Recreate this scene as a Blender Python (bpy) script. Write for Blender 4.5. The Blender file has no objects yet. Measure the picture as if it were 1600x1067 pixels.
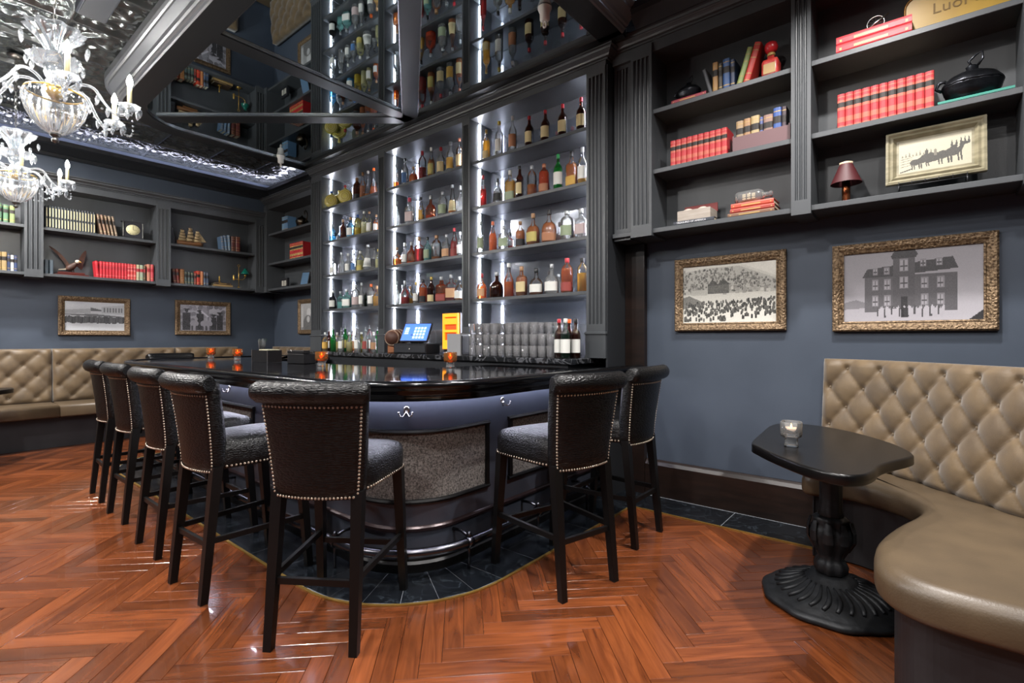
import bpy, math, random
import numpy as np
from mathutils import Vector
random.seed(7)
PI = math.pi
sc = bpy.context.scene
COL = sc.collection

# ------------------------------------------------------------------ camera, world, exposure
FPX, CH, HZ = 783.0, 1.25, 530.0
FW, RT = (-0.636, 0.772), (0.772, 0.636)
cam_data = bpy.data.cameras.new('camera'); cam = bpy.data.objects.new('camera', cam_data); COL.objects.link(cam)
cam.location = (0, 0, CH)
cam.rotation_euler = (PI / 2, 0, math.atan2(-FW[0], FW[1]))
cam_data.sensor_width = 36.0; cam_data.lens = 36.0 * FPX / 1600.0
cam_data.shift_y = -(533.5 - HZ) / 1600.0
cam_data.clip_start = 0.05
sc.camera = cam
world = bpy.data.worlds.new('world'); sc.world = world; world.use_nodes = True
world.node_tree.nodes['Background'].inputs[0].default_value = (0.5, 0.55, 0.65, 1)
world.node_tree.nodes['Background'].inputs[1].default_value = 0.02
vs = sc.view_settings
vs.view_transform = 'Standard'; vs.look = 'None'; vs.gamma = 1.0; vs.use_curve_mapping = False
vs.exposure = 0.42
sc.cycles.max_bounces = 10; sc.cycles.transparent_max_bounces = 32
sc.cycles.caustics_reflective = False; sc.cycles.caustics_refractive = False
sc.cycles.sample_clamp_indirect = 4.0
sc.cycles.use_denoising = True
# ceiling lamps added as fill, except the first, known from the table's shadow: (x, y, watts, tilt, blend size)
ZC = 3.72                                              # tin ceiling
FILL_DOWN = [(-0.22, 2.76, 64), (-1.0, 1.0, 62), (0.35, 1.35, 26), (-2.6, 0.25, 75), (-4.9, 0.1, 75), (-7.1, 0.36, 120), (-6.9, -0.7, 95),
        (0.9, -0.6, 60), (-1.2, -1.3, 75), (-3.6, -1.6, 75), (-6.0, -1.6, 75), (1.6, 1.6, 30), (-1.15, 2.6, 26)]
FILL_COL = (1.0, 0.965, 0.94)

def ray(u):
    k = (u - 800.0) / FPX
    return FW[0] + RT[0] * k, FW[1] + RT[1] * k
def x_at(u, y):
    d = ray(u); return y / d[1] * d[0]
def y_at(u, x):
    d = ray(u); return x / d[0] * d[1]

# ------------------------------------------------------------------ helpers
def lin(c):
    if isinstance(c, str):
        c = tuple(int(c[i:i + 2], 16) / 255 for i in (0, 2, 4))
        c = tuple(v / 12.92 if v <= 0.04045 else ((v + 0.055) / 1.055) ** 2.4 for v in c)
    return (c[0], c[1], c[2], 1.0)

MATS = {}
def mat(name, color=(0.5, 0.5, 0.5), rough=0.5, metal=0.0, emit=0.0, trans=0.0, coat=0.0, sheen=0.0, spec=None):
    if name in MATS: return MATS[name]
    m = bpy.data.materials.new(name); m.use_nodes = True
    b = m.node_tree.nodes['Principled BSDF']
    b.inputs['Base Color'].default_value = lin(color)
    b.inputs['Roughness'].default_value = rough; b.inputs['Metallic'].default_value = metal
    b.inputs['Transmission Weight'].default_value = trans
    b.inputs['Coat Weight'].default_value = coat; b.inputs['Sheen Weight'].default_value = sheen
    if spec is not None: b.inputs['Specular IOR Level'].default_value = spec
    if emit:
        b.inputs['Emission Color'].default_value = lin(color); b.inputs['Emission Strength'].default_value = emit
    MATS[name] = m; return m

def N(m, typ, **kw):
    n = m.node_tree.nodes.new(typ)
    for k, v in kw.items(): setattr(n, k, v)
    return n
def L(m, a, b): m.node_tree.links.new(a, b)
def bsdf(m): return m.node_tree.nodes['Principled BSDF']

def noise_mat(name, c1, c2, scale=8.0, rough=0.5, metal=0.0, bump=0.0, stretch=(1, 1, 1), detail=4.0, coord='Object', bscale=None, r2=None, dist=0.01, coat=0.0, sheen=0.0):
    if name in MATS: return MATS[name]
    m = mat(name, c1, rough, metal, coat=coat, sheen=sheen); b = bsdf(m)
    tc = N(m, 'ShaderNodeTexCoord'); mp = N(m, 'ShaderNodeMapping'); mp.inputs['Scale'].default_value = stretch
    L(m, tc.outputs[coord], mp.inputs['Vector'])
    nz = N(m, 'ShaderNodeTexNoise'); nz.inputs['Scale'].default_value = scale; nz.inputs['Detail'].default_value = detail
    L(m, mp.outputs[0], nz.inputs['Vector'])
    rp = N(m, 'ShaderNodeValToRGB'); rp.color_ramp.elements[0].position = 0.32; rp.color_ramp.elements[1].position = 0.68
    rp.color_ramp.elements[0].color = lin(c1); rp.color_ramp.elements[1].color = lin(c2)
    L(m, nz.outputs[0], rp.inputs[0]); L(m, rp.outputs[0], b.inputs['Base Color'])
    if r2 is not None:
        mr = N(m, 'ShaderNodeMapRange'); mr.inputs['To Min'].default_value = rough; mr.inputs['To Max'].default_value = r2
        L(m, nz.outputs[0], mr.inputs[0]); L(m, mr.outputs[0], b.inputs['Roughness'])
    if bump:
        n2 = nz
        if bscale:
            n2 = N(m, 'ShaderNodeTexNoise'); n2.inputs['Scale'].default_value = bscale; n2.inputs['Detail'].default_value = 3
            L(m, mp.outputs[0], n2.inputs['Vector'])
        bp = N(m, 'ShaderNodeBump'); bp.inputs['Strength'].default_value = bump; bp.inputs['Distance'].default_value = dist
        L(m, n2.outputs[0], bp.inputs['Height']); L(m, bp.outputs[0], b.inputs['Normal'])
    return m

def glass_mat(name, tint=(1, 1, 1), rough=0.03, spec=1.0, milk=0.2):
    """thin-walled glass: clear straight through, Fresnel reflection on the surface"""
    if name in MATS: return MATS[name]
    m = bpy.data.materials.new(name); m.use_nodes = True; nt = m.node_tree; nt.nodes.clear()
    out = N(m, 'ShaderNodeOutputMaterial'); mix = N(m, 'ShaderNodeMixShader'); tr = N(m, 'ShaderNodeBsdfTransparent'); gl = N(m, 'ShaderNodeBsdfGlossy')
    tr.inputs[0].default_value = lin(tint); gl.inputs['Roughness'].default_value = rough; gl.inputs[0].default_value = (spec, spec, spec, 1)
    fr = N(m, 'ShaderNodeFresnel'); fr.inputs[0].default_value = 1.6
    tl = N(m, 'ShaderNodeBsdfTranslucent'); tl.inputs[0].default_value = lin(tint); df = N(m, 'ShaderNodeBsdfDiffuse'); df.inputs[0].default_value = lin(tint)
    m2 = N(m, 'ShaderNodeMixShader'); L(m, tl.outputs[0], m2.inputs[1]); L(m, df.outputs[0], m2.inputs[2])
    m3 = N(m, 'ShaderNodeMixShader'); m3.inputs[0].default_value = milk; L(m, tr.outputs[0], m3.inputs[1]); L(m, m2.outputs[0], m3.inputs[2])
    L(m, fr.outputs[0], mix.inputs[0]); L(m, m3.outputs[0], mix.inputs[1]); L(m, gl.outputs[0], mix.inputs[2]); L(m, mix.outputs[0], out.inputs[0])
    MATS[name] = m; return m

class MB:
    """collects shapes for one mesh"""
    def __init__(s): s.v = []; s.f = []; s.mi = []; s.sm = []
    def add(s, vs, fs, mi=0, smooth=False):
        o = len(s.v); s.v += [tuple(p) for p in vs]
        for f in fs: s.f.append([i + o for i in f]); s.mi.append(mi); s.sm.append(smooth)
        return s
    def box(s, x0, y0, z0, x1, y1, z1, mi=0, ch=0.0):
        if ch <= 0:
            vs = [(x0, y0, z0), (x1, y0, z0), (x1, y1, z0), (x0, y1, z0), (x0, y0, z1), (x1, y0, z1), (x1, y1, z1), (x0, y1, z1)]
            return s.add(vs, [(0, 3, 2, 1), (4, 5, 6, 7), (0, 1, 5, 4), (1, 2, 6, 5), (2, 3, 7, 6), (3, 0, 4, 7)], mi)
        c = ch
        def rg(z, i): return [(x0 + i, y0 + i, z), (x1 - i, y0 + i, z), (x1 - i, y1 - i, z), (x0 + i, y1 - i, z)]
        return s.rings([rg(z0, c), rg(z0 + c, 0), rg(z1 - c, 0), rg(z1, c)], mi=mi, smooth=False)
    def rings(s, rs, mi=0, smooth=True, caps=True, closed=True):
        n = len(rs[0]); vs = [p for r in rs for p in r]; fs = []
        for k in range(len(rs) - 1):
            for i in range(n if closed else n - 1):
                j = (i + 1) % n; fs.append((k * n + i, k * n + j, (k + 1) * n + j, (k + 1) * n + i))
        s.add(vs, fs, mi, smooth)
        if caps:
            o = len(s.v) - len(vs)
            s.f.append([o + i for i in range(n)][::-1]); s.mi.append(mi); s.sm.append(False)
            s.f.append([o + (len(rs) - 1) * n + i for i in range(n)]); s.mi.append(mi); s.sm.append(False)
        return s
    def lathe(s, prof, seg=16, c=(0, 0, 0), mi=0, smooth=True, caps=True, sq=0.0, dy=1.0, ripple=None):
        rs = []
        for r, z in prof:
            ring = []
            for i in range(seg):
                a = 2 * PI * i / seg; ca, sa = math.cos(a), math.sin(a); k = 1.0
                if sq: p = 2 + sq * 6; k = (abs(ca) ** p + abs(sa) ** p) ** (-1 / p)
                if ripple: k *= 1 + ripple[1] * math.cos(ripple[0] * a)
                ring.append((c[0] + r * k * ca, c[1] + r * k * sa * dy, c[2] + z))
            rs.append(ring)
        return s.rings(rs, mi, smooth, caps)
    def tube(s, pts, r, seg=8, mi=0, closed=False, caps=True):
        P = [Vector(p) for p in pts]; n = len(P); rs = []; up = None
        for i, p in enumerate(P):
            if closed: t = P[(i + 1) % n] - P[i - 1]
            else: t = P[min(i + 1, n - 1)] - P[max(i - 1, 0)]
            t.normalize()
            if up is None:
                up = Vector((0, 0, 1)) if abs(t.z) < 0.9 else Vector((1, 0, 0))
            a = (up - t * up.dot(t))
            if a.length < 1e-5: a = t.orthogonal()
            a.normalize(); up = a; b = t.cross(a)
            rr = r[i] if isinstance(r, (list, tuple)) else r
            rs.append([p + a * (rr * math.cos(2 * PI * k / seg)) + b * (rr * math.sin(2 * PI * k / seg)) for k in range(seg)])
        if closed: rs.append(rs[0])
        return s.rings(rs, mi, True, caps and not closed)
    def prism(s, poly, z0, z1, mi=0):
        n = len(poly); vs = [(x, y, z0) for x, y in poly] + [(x, y, z1) for x, y in poly]
        fs = [tuple(range(n))[::-1], tuple(range(n, 2 * n))] + [(i, (i + 1) % n, n + (i + 1) % n, n + i) for i in range(n)]
        return s.add(vs, fs, mi)
    def sweep(s, path, prof, mi=0, closed=False, caps=True, smooth=False, closed_prof=True):
        """path [(x,y)], prof [(outward offset, z)]; outward = right-hand side of travel"""
        n = len(path); rs = []
        for i in range(n):
            ds = []
            if closed or i > 0: ds.append(Vector((path[i][0] - path[i - 1][0], path[i][1] - path[i - 1][1])).normalized())
            if closed or i < n - 1: ds.append(Vector((path[(i + 1) % n][0] - path[i][0], path[(i + 1) % n][1] - path[i][1])).normalized())
            ns = [Vector((d.y, -d.x)) for d in ds]
            if len(ns) == 2:
                m_ = (ns[0] + ns[1]); m_.normalize(); m_ = m_ / max(0.3, m_.dot(ns[0]))
            else: m_ = ns[0]
            rs.append([(path[i][0] + m_.x * o, path[i][1] + m_.y * o, z) for o, z in prof])
        if closed: rs.append(rs[0])
        return s.rings(rs, mi, smooth, caps and not closed and closed_prof, closed=closed_prof)
    def xf(s, f): s.v = [tuple(f(p)) for p in s.v]; return s
    def mesh(s, name):
        me = bpy.data.meshes.new(name); me.from_pydata(s.v, [], s.f)
        me.polygons.foreach_set('material_index', s.mi); me.polygons.foreach_set('use_smooth', s.sm)
        me.update(); return me

def fixn(me):
    import bmesh
    bm = bmesh.new(); bm.from_mesh(me); bmesh.ops.recalc_face_normals(bm, faces=bm.faces); bm.to_mesh(me); bm.free(); return me

def part(name, mb, m, parent=None, loc=None, rot=None, raw=False):
    me = mb if isinstance(mb, bpy.types.Mesh) else mb.mesh(name)
    if not raw and not isinstance(mb, bpy.types.Mesh): fixn(me)
    if not me.materials:
        for q in (m if isinstance(m, (list, tuple)) else [m]): me.materials.append(q)
    o = bpy.data.objects.new(name, me); COL.objects.link(o)
    if parent is not None: o.parent = parent
    if loc is not None: o.location = loc
    if rot is not None: o.rotation_euler = rot
    return o
def tag(o, label, cat, group=None, kind=None):
    o['label'] = label; o['category'] = cat
    if group: o['group'] = group
    if kind: o['kind'] = kind
    return o
def thing(name, label, cat, loc=(0, 0, 0), rz=0.0, group=None, kind=None):
    o = bpy.data.objects.new(name, None); COL.objects.link(o); o.location = loc; o.rotation_euler = (0, 0, rz); o.empty_display_size = 0.1
    return tag(o, label, cat, group, kind)
def dup(root, loc, rot=None, label=None, group=None):
    r = root.copy(); COL.objects.link(r); r.location = loc
    if rot is not None: r.rotation_euler = rot
    if label: r['label'] = label
    if group: r['group'] = group
    for ch in list(root.children):
        c = ch.copy(); COL.objects.link(c); c.parent = r
        for g in list(ch.children):
            d = g.copy(); COL.objects.link(d); d.parent = c
    return r
ORD = ['first', 'second', 'third', 'fourth', 'fifth', 'sixth', 'seventh', 'eighth', 'ninth', 'tenth', 'eleventh', 'twelfth', 'thirteenth', 'fourteenth', 'fifteenth']

# ------------------------------------------------------------------ shared materials
M_CAB = noise_mat('cabinet_charcoal_paint', '3c3f42', '434649', 6, 0.42, bump=0.05, bscale=60, stretch=(1, 1, 0.2))
M_CABD = mat('cabinet_black_paint', '25272a', 0.38)
M_WALL = noise_mat('wall_slate_blue_paint', '39424f', '3e4754', 3, 0.6, bump=0.04, bscale=160)
M_BLACK = mat('black_stained_wood', '080707', 0.42, spec=0.35)
M_GOLD = mat('brass', 'c9a355', 0.3, 0.85)
M_SILVER = mat('silver_trim', '9a9da0', 0.25, 1.0)
M_IRON = noise_mat('cast_iron', '1b1c1e', '26282b', 30, 0.5, 0.4, bump=0.25)
M_GLASS = glass_mat('clear_glass', (0.93, 0.95, 0.95))
def led_mat(name, col, s): return mat(name, col, 0.5, emit=s)
M_LED = led_mat('led_cool_white', (0.88, 0.89, 1.0), 85.0)

def velvet(name, c1, c2): 
    return noise_mat(name, c1, c2, 9, 0.5, sheen=0.35, bump=0.06, bscale=220)

# glossy herringbone oak: colour differs from board to board, grain runs along each board
M_WOOD = mat('oak_board', '8a4522', 0.2, coat=0.25)
def _wood():
    m = M_WOOD; b = bsdf(m)
    uv = N(m, 'ShaderNodeUVMap'); uv.uv_map = 'UVMap'
    oi = N(m, 'ShaderNodeObjectInfo'); gi = N(m, 'ShaderNodeNewGeometry')
    ad = N(m, 'ShaderNodeMath', operation='ADD'); L(m, oi.outputs['Random'], ad.inputs[0]); L(m, gi.outputs['Random Per Island'], ad.inputs[1])
    fr = N(m, 'ShaderNodeMath', operation='FRACT'); L(m, ad.outputs[0], fr.inputs[0])
    ml = N(m, 'ShaderNodeMath', operation='MULTIPLY'); L(m, fr.outputs[0], ml.inputs[0]); ml.inputs[1].default_value = 37.0
    cb = N(m, 'ShaderNodeCombineXYZ'); L(m, ml.outputs[0], cb.inputs[0]); L(m, ml.outputs[0], cb.inputs[2])
    va = N(m, 'ShaderNodeVectorMath', operation='ADD'); L(m, uv.outputs[0], va.inputs[0]); L(m, cb.outputs[0], va.inputs[1])
    mp = N(m, 'ShaderNodeMapping'); mp.inputs['Scale'].default_value = (1.6, 15, 1); L(m, va.outputs[0], mp.inputs['Vector'])
    nz = N(m, 'ShaderNodeTexNoise'); nz.inputs['Scale'].default_value = 1.6; nz.inputs['Detail'].default_value = 5; nz.inputs['Distortion'].default_value = 1.4
    L(m, mp.outputs[0], nz.inputs['Vector'])
    rp = N(m, 'ShaderNodeValToRGB'); e = rp.color_ramp.elements
    e[0].position = 0.22; e[0].color = lin('472110'); e[1].position = 0.68; e[1].color = lin('743e20')
    L(m, nz.outputs[0], rp.inputs[0])
    hs = N(m, 'ShaderNodeHueSaturation')
    mr = N(m, 'ShaderNodeMapRange'); mr.inputs['To Min'].default_value = 0.58; mr.inputs['To Max'].default_value = 1.22
    L(m, fr.outputs[0], mr.inputs[0]); L(m, mr.outputs[0], hs.inputs['Value']); L(m, rp.outputs[0], hs.inputs['Color'])
    L(m, hs.outputs[0], b.inputs['Base Color'])
    bp = N(m, 'ShaderNodeBump'); bp.inputs['Strength'].default_value = 0.06; bp.inputs['Distance'].default_value = 0.002
    L(m, nz.outputs[0], bp.inputs['Height']); L(m, bp.outputs[0], b.inputs['Normal'])
_wood()

# embossed black crocodile leather
M_CROC = mat('black_crocodile_leather', '050506', 0.36, spec=0.35)
def _croc():
    m = M_CROC; b = bsdf(m)
    tc = N(m, 'ShaderNodeTexCoord'); mp = N(m, 'ShaderNodeMapping'); mp.inputs['Scale'].default_value = (0.45, 0.7, 1.6); L(m, tc.outputs['Object'], mp.inputs['Vector'])
    vo = N(m, 'ShaderNodeTexVoronoi', feature='DISTANCE_TO_EDGE'); vo.inputs['Scale'].default_value = 75; L(m, mp.outputs[0], vo.inputs['Vector'])
    rp = N(m, 'ShaderNodeValToRGB'); rp.color_ramp.elements[1].position = 0.22; L(m, vo.outputs[0], rp.inputs[0])
    bp = N(m, 'ShaderNodeBump'); bp.inputs['Strength'].default_value = 0.42; bp.inputs['Distance'].default_value = 0.003
    L(m, rp.outputs[0], bp.inputs['Height']); L(m, bp.outputs[0], b.inputs['Normal'])
_croc()

# black marble with fine pale veins
def marble(name, base, vein, rough, scale=3.0, amt=0.03):
    m = mat(name, base, rough, coat=0.2); b = bsdf(m)
    tc = N(m, 'ShaderNodeTexCoord')
    nz = N(m, 'ShaderNodeTexNoise'); nz.inputs['Scale'].default_value = scale; nz.inputs['Detail'].default_value = 6; nz.inputs['Distortion'].default_value = 1.2
    L(m, tc.outputs['Object'], nz.inputs['Vector'])
    sb = N(m, 'ShaderNodeMath', operation='SUBTRACT'); L(m, nz.outputs[0], sb.inputs[0]); sb.inputs[1].default_value = 0.5
    ab = N(m, 'ShaderNodeMath', operation='ABSOLUTE'); L(m, sb.outputs[0], ab.inputs[0])
    rp = N(m, 'ShaderNodeValToRGB'); e = rp.color_ramp.elements; e[0].position = 0.0; e[0].color = lin(vein); e[1].position = amt; e[1].color = lin(base)
    L(m, ab.outputs[0], rp.inputs[0]); L(m, rp.outputs[0], b.inputs['Base Color'])
    return m
M_TOP = marble('black_bar_top', '0a0a0c', '34363a', 0.07, 2.2, 0.02)
M_TILE = marble('black_marble_tile', '101317', '2a3036', 0.22, 7.0, 0.02)
# ================================================================== the room
X0, X1, Y0, Y1 = -8.2, 3.2, -3.4, 3.85
CXR, CXL, CY = -2.4, -5.8, 1.98               # centres of the bar's two rounded corners
def upath(R, ye, n=14):
    p = [(CXL - R, ye)]
    p += [(CXL - R * math.cos(a), CY - R * math.sin(a)) for a in [PI / 2 * i / n for i in range(n + 1)]]
    p += [(CXR + R * math.sin(a), CY - R * math.cos(a)) for a in [PI / 2 * i / n for i in range(n + 1)]]
    return p + [(CXR + R, ye)]
def in_u(x, y, R):
    cx = min(max(x, CXL), CXR); return math.hypot(x - cx, min(0.0, y - CY)) <= R

def struct(name, mb, m, label, cat):
    o = part(name, mb, m); return tag(o, label, cat, kind='structure')
floor = struct('floor', MB().box(X0, Y0, -0.06, X1, Y1, -0.013), mat('subfloor', '2b1a10', 0.8), 'herringbone oak floor with black tile borders around bar and wall', 'floor')
struct('wall_left', MB().box(X0 - 0.1, Y0 - 0.1, -0.06, X0, Y1 + 0.1, 4.0), M_WALL, 'slate blue wall behind the long tufted banquette', 'wall')
struct('wall_back', MB().box(X0, Y1, -0.06, X1, Y1 + 0.1, 4.0), M_WALL, 'slate blue wall behind back bar and wall bookcases', 'wall')
struct('wall_right', MB().box(X1, Y0 - 0.1, -0.06, X1 + 0.1, Y1 + 0.1, 4.0), M_WALL, 'plain slate blue side wall of the lounge', 'wall')
struct('wall_front', MB().box(X0, Y0 - 0.1, -0.06, X1, Y0, 4.0), M_WALL, 'plain slate blue wall facing the bar', 'wall')
ceiling = struct('ceiling', MB().box(X0, Y0, ZC + 0.03, X1, Y1, ZC + 0.12), mat('ceiling_plate', '16181a', 0.6), 'dark pressed tin ceiling with embossed square panels', 'ceiling')

# herringbone boards
BW, BL = 0.085, 0.51
def board_geo(l, w):
    g = 0.0007; c = 0.0012; t = 0.012
    lo = [(g, g), (l - g, g), (l - g, w - g), (g, w - g)]; hi = [(g + c, g + c), (l - g - c, g + c), (l - g - c, w - g - c), (g + c, w - g - c)]
    vs = [(x, y, -t) for x, y in lo] + [(x, y, -c) for x, y in lo] + [(x, y, 0) for x, y in hi]
    fs = [(8, 9, 10, 11)] + [(i, (i + 1) % 4, 4 + (i + 1) % 4, 4 + i) for i in range(4)] + [(4 + i, 4 + (i + 1) % 4, 8 + (i + 1) % 4, 8 + i) for i in range(4)]
    return vs, fs
BV, BF = board_geo(BL, BW)
def uv_mesh(name, vs, fs, uvs, m):
    me = bpy.data.meshes.new(name); me.from_pydata(vs, [], fs)
    lay = me.uv_layers.new(name='UVMap'); idx = np.empty(len(me.loops), dtype=np.int32); me.loops.foreach_get('vertex_index', idx)
    lay.data.foreach_set('uv', np.asarray(uvs, dtype=np.float32)[idx].ravel()); me.materials.append(m); me.update(); return me
board_me = uv_mesh('oak_board', BV, BF, [(p[0], p[1]) for p in BV], M_WOOD)
cands = []
S2 = math.sqrt(0.5)
for i in range(-110, 110):
    for k in range(-18, 18):
        for kind in (0, 1):
            s0, t0 = i * BW - k * BL, i * BW + k * BL + (BW if kind else 0)
            sc_, tc_ = (s0 + BL / 2, t0 + BW / 2) if kind == 0 else (s0 + BW / 2, t0 + BL / 2)
            cx, cy = (sc_ - tc_) * S2, (sc_ + tc_) * S2
            if not (X0 - 0.1 < cx < X1 + 0.1 and Y0 - 0.1 < cy < Y1 + 0.1): continue
            if in_u(cx, cy, 0.42) or (cy > 3.72 and cx > -1.8): continue
            if kind == 0: ox, oy, rz = (s0 - t0) * S2, (s0 + t0) * S2, PI / 4
            else:                                        # upright board: local x runs along t, local y along -s
                s1 = s0 + BW; ox, oy, rz = (s1 - t0) * S2, (s1 + t0) * S2, 3 * PI / 4
            d = cx * FW[0] + cy * FW[1]; r = cx * RT[0] + cy * RT[1]
            see = 0.0
            if d > 0.4:
                u = 800 + FPX * r / d; v = HZ + FPX * CH / d
                if -30 < u < 1630 and v < 1100 and not in_u(cx, cy, 0.62): see = 1 / d ** 3
            cands.append((see, ox, oy, rz))
cands.sort(key=lambda q: -q[0])
jv, jf, ju = [], [], []
for n_, (see, ox, oy, rz) in enumerate(cands):
    if n_ < 300 and see > 0:
        o = bpy.data.objects.new('oak_board', board_me); COL.objects.link(o); o.parent = floor
        o.location = (ox, oy, 0); o.rotation_euler = (0, 0, rz)
    else:
        b0 = len(jv); c, s = math.cos(rz), math.sin(rz)
        jv += [(ox + c * x - s * y, oy + s * x + c * y, z) for x, y, z in BV]; ju += [(x, y) for x, y, z in BV]
        jf += [[q + b0 for q in f] for f in BF]
o = bpy.data.objects.new('oak_boards', uv_mesh('oak_boards', jv, jf, ju, M_WOOD)); COL.objects.link(o); o.parent = floor; o['kind'] = 'stuff'

# black tile border around the bar, brass edge
def tile(poly, bev=0.0):
    cx = sum(p[0] for p in poly) / len(poly); cy = sum(p[1] for p in poly) / len(poly)
    def sh(p, d):
        v = Vector((cx - p[0], cy - p[1])); v.normalize(); return (p[0] + v.x * d, p[1] + v.y * d)
    r0 = [(*sh(p, 0.0030), 0.0005) for p in poly]; r1 = [(*sh(p, 0.0030), 0.0055) for p in poly]; r2 = [(*sh(p, 0.0038), 0.006) for p in poly]
    part('floor_tile', MB().rings([r0, r1, r2], smooth=False), M_TILE, floor)
RI, RO = 0.355, 0.70
edges = []                                            # stations (inner point, outer point)
y = 3.44
ys = [3.44 - 0.292 * i for i in range(6)]
for yy in ys[:-1] + [CY]: edges.append(((CXL - RI, yy), (CXL - RO, yy)))
for i in range(1, 7): a = PI / 2 * i / 6; edges.append(((CXL - RI * math.cos(a), CY - RI * math.sin(a)), (CXL - RO * math.cos(a), CY - RO * math.sin(a))))
for i in range(1, 12): x = CXL + (CXR - CXL) * i / 11; edges.append(((x, CY - RI), (x, CY - RO)))
for i in range(1, 7): a = PI / 2 * i / 6; edges.append(((CXR + RI * math.sin(a), CY - RI * math.cos(a)), (CXR + RO * math.sin(a), CY - RO * math.cos(a))))
for yy in ys[:-1][::-1]: edges.append(((CXR + RI, yy), (CXR + RO, yy)))
for e0, e1 in zip(edges[:-1], edges[1:]):
    if abs(e0[0][0] - e1[0][0]) + abs(e0[0][1] - e1[0][1]) > 0.01: tile([e0[0], e0[1], e1[1], e1[0]])
tile([(CXR + RI, 3.445), (CXR + RO, 3.445), (CXR + RO, 3.80), (CXR + RI, 3.80)])
M_GROUT = mat('grey_grout', '6f7378', 0.7)
part('grout_bed', MB().sweep(upath(RI, 3.44, 16), [(0, 0.0004), (RO - RI, 0.0004), (RO - RI, 0.0046), (0, 0.0046)]), M_GROUT, floor)
part('grout_bed', MB().box(-1.70, 3.466, 0.0004, X1, 3.80, 0.0046), M_GROUT, floor)
xx = -1.695
while xx < 3.15:
    tile([(xx, 3.465), (xx + 0.644, 3.465), (xx + 0.644, 3.785), (xx, 3.785)]); xx += 0.644
part('brass_strip', MB().sweep(upath(0.70, 3.46), [(0, 0.0005), (0.015, 0.0005), (0.015, 0.007), (0, 0.007)]), M_GOLD, floor)
part('brass_strip', MB().box(-1.70, 3.452, 0.0005, X1, 3.463, 0.007), M_GOLD, floor)
M_BASE = noise_mat('dark_walnut_skirting', '150e0b', '221611', 4, 0.35, stretch=(1, 1, 8))
bb = struct('baseboard_back', MB().sweep([(-1.74, Y1), (X1, Y1)], [(0, 0), (0.05, 0), (0.05, 0.25), (0.035, 0.275), (0.02, 0.285), (0, 0.285)]), M_BASE, 'tall dark walnut skirting board along slate blue wall', 'baseboard')

# pressed-tin panels
TS = 0.61
def tin():
    n = 30; vs, fs = [], []
    for j in range(n + 1):
        for i in range(n + 1):
            a, b = -1 + 2 * i / n, -1 + 2 * j / n; r = math.hypot(a, b); th = math.atan2(b, a)
            h = 0.0
            m_ = max(abs(a), abs(b))
            if m_ > 0.9: h += 0.016
            h += 0.013 * math.exp(-((r - 0.62) / 0.06) ** 2) + 0.014 * math.exp(-(r / 0.2) ** 2)
            if 0.2 < r < 0.6: h += 0.010 * max(0, math.cos(8 * th)) * math.sin((r - 0.2) / 0.4 * PI)
            if r > 0.72 and m_ < 0.9: h += 0.008 * (math.cos(a * 20) * math.cos(b * 20) > 0.3)
            vs.append((a * TS / 2 * 0.998, b * TS / 2 * 0.998, -1.7 * h))
    for j in range(n):
        for i in range(n): q = j * (n + 1) + i; fs.append((q, q + n + 1, q + n + 2, q + 1))
    return MB().add(vs, fs, 0, True)
M_TIN = noise_mat('dark_pressed_tin', '4e5354', '63686a', 5, 0.2, 0.65, bump=0.10, bscale=30, stretch=(1, 2.2, 1), dist=0.012)
tin_me = tin().mesh('tin_panel'); tin_me.materials.append(M_TIN)
for i in range(18):
    for j in range(12):
        x, y = X0 + 0.35 + TS * i, Y0 + 0.25 + TS * j
        if x > X1 - 0.2 or y > Y1 - 0.2: continue
        if in_u(x, y, 0.3) and y > 1.9: continue
        o = bpy.data.objects.new('tin_panel', tin_me); COL.objects.link(o); o.parent = ceiling; o.location = (x, y, ZC + 0.026)

# cove mouldings with hidden light strips
PC = [(0, 3.47), (0.05, 3.47), (0.07, 3.50), (0.10, 3.50), (0.19, 3.565), (0.23, 3.575), (0.23, 3.625), (0.20, 3.625), (0.20, 3.60), (0, 3.60)]
t1 = struct('trim_1', MB().sweep([(X0, Y0), (X0, Y1), (-6.47, Y1)], PC), M_CABD, 'black cove moulding with cool light strip along banquette wall', 'moulding')
part('light_strip', MB().sweep([(X0, Y0 + 0.1), (X0, Y1), (-6.52, Y1)], [(0.165, 3.603), (0.19, 3.603), (0.19, 3.618), (0.165, 3.618)]), led_mat('cove_led', (0.82, 0.80, 1.0), 34.0), t1)
PC2 = [(a + 0.29 if a else 0, b + 0.05) for a, b in PC]
t2 = struct('trim_2', MB().sweep([(-1.66, Y1), (X1, Y1)], PC2), M_CABD, 'black cove moulding above the bookcase wall', 'moulding')
part('light_strip', MB().sweep([(-1.6, Y1), (X1, Y1)], [(0.455, 3.653), (0.48, 3.653), (0.48, 3.668), (0.455, 3.668)]), MATS['cove_led'], t2)

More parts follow.
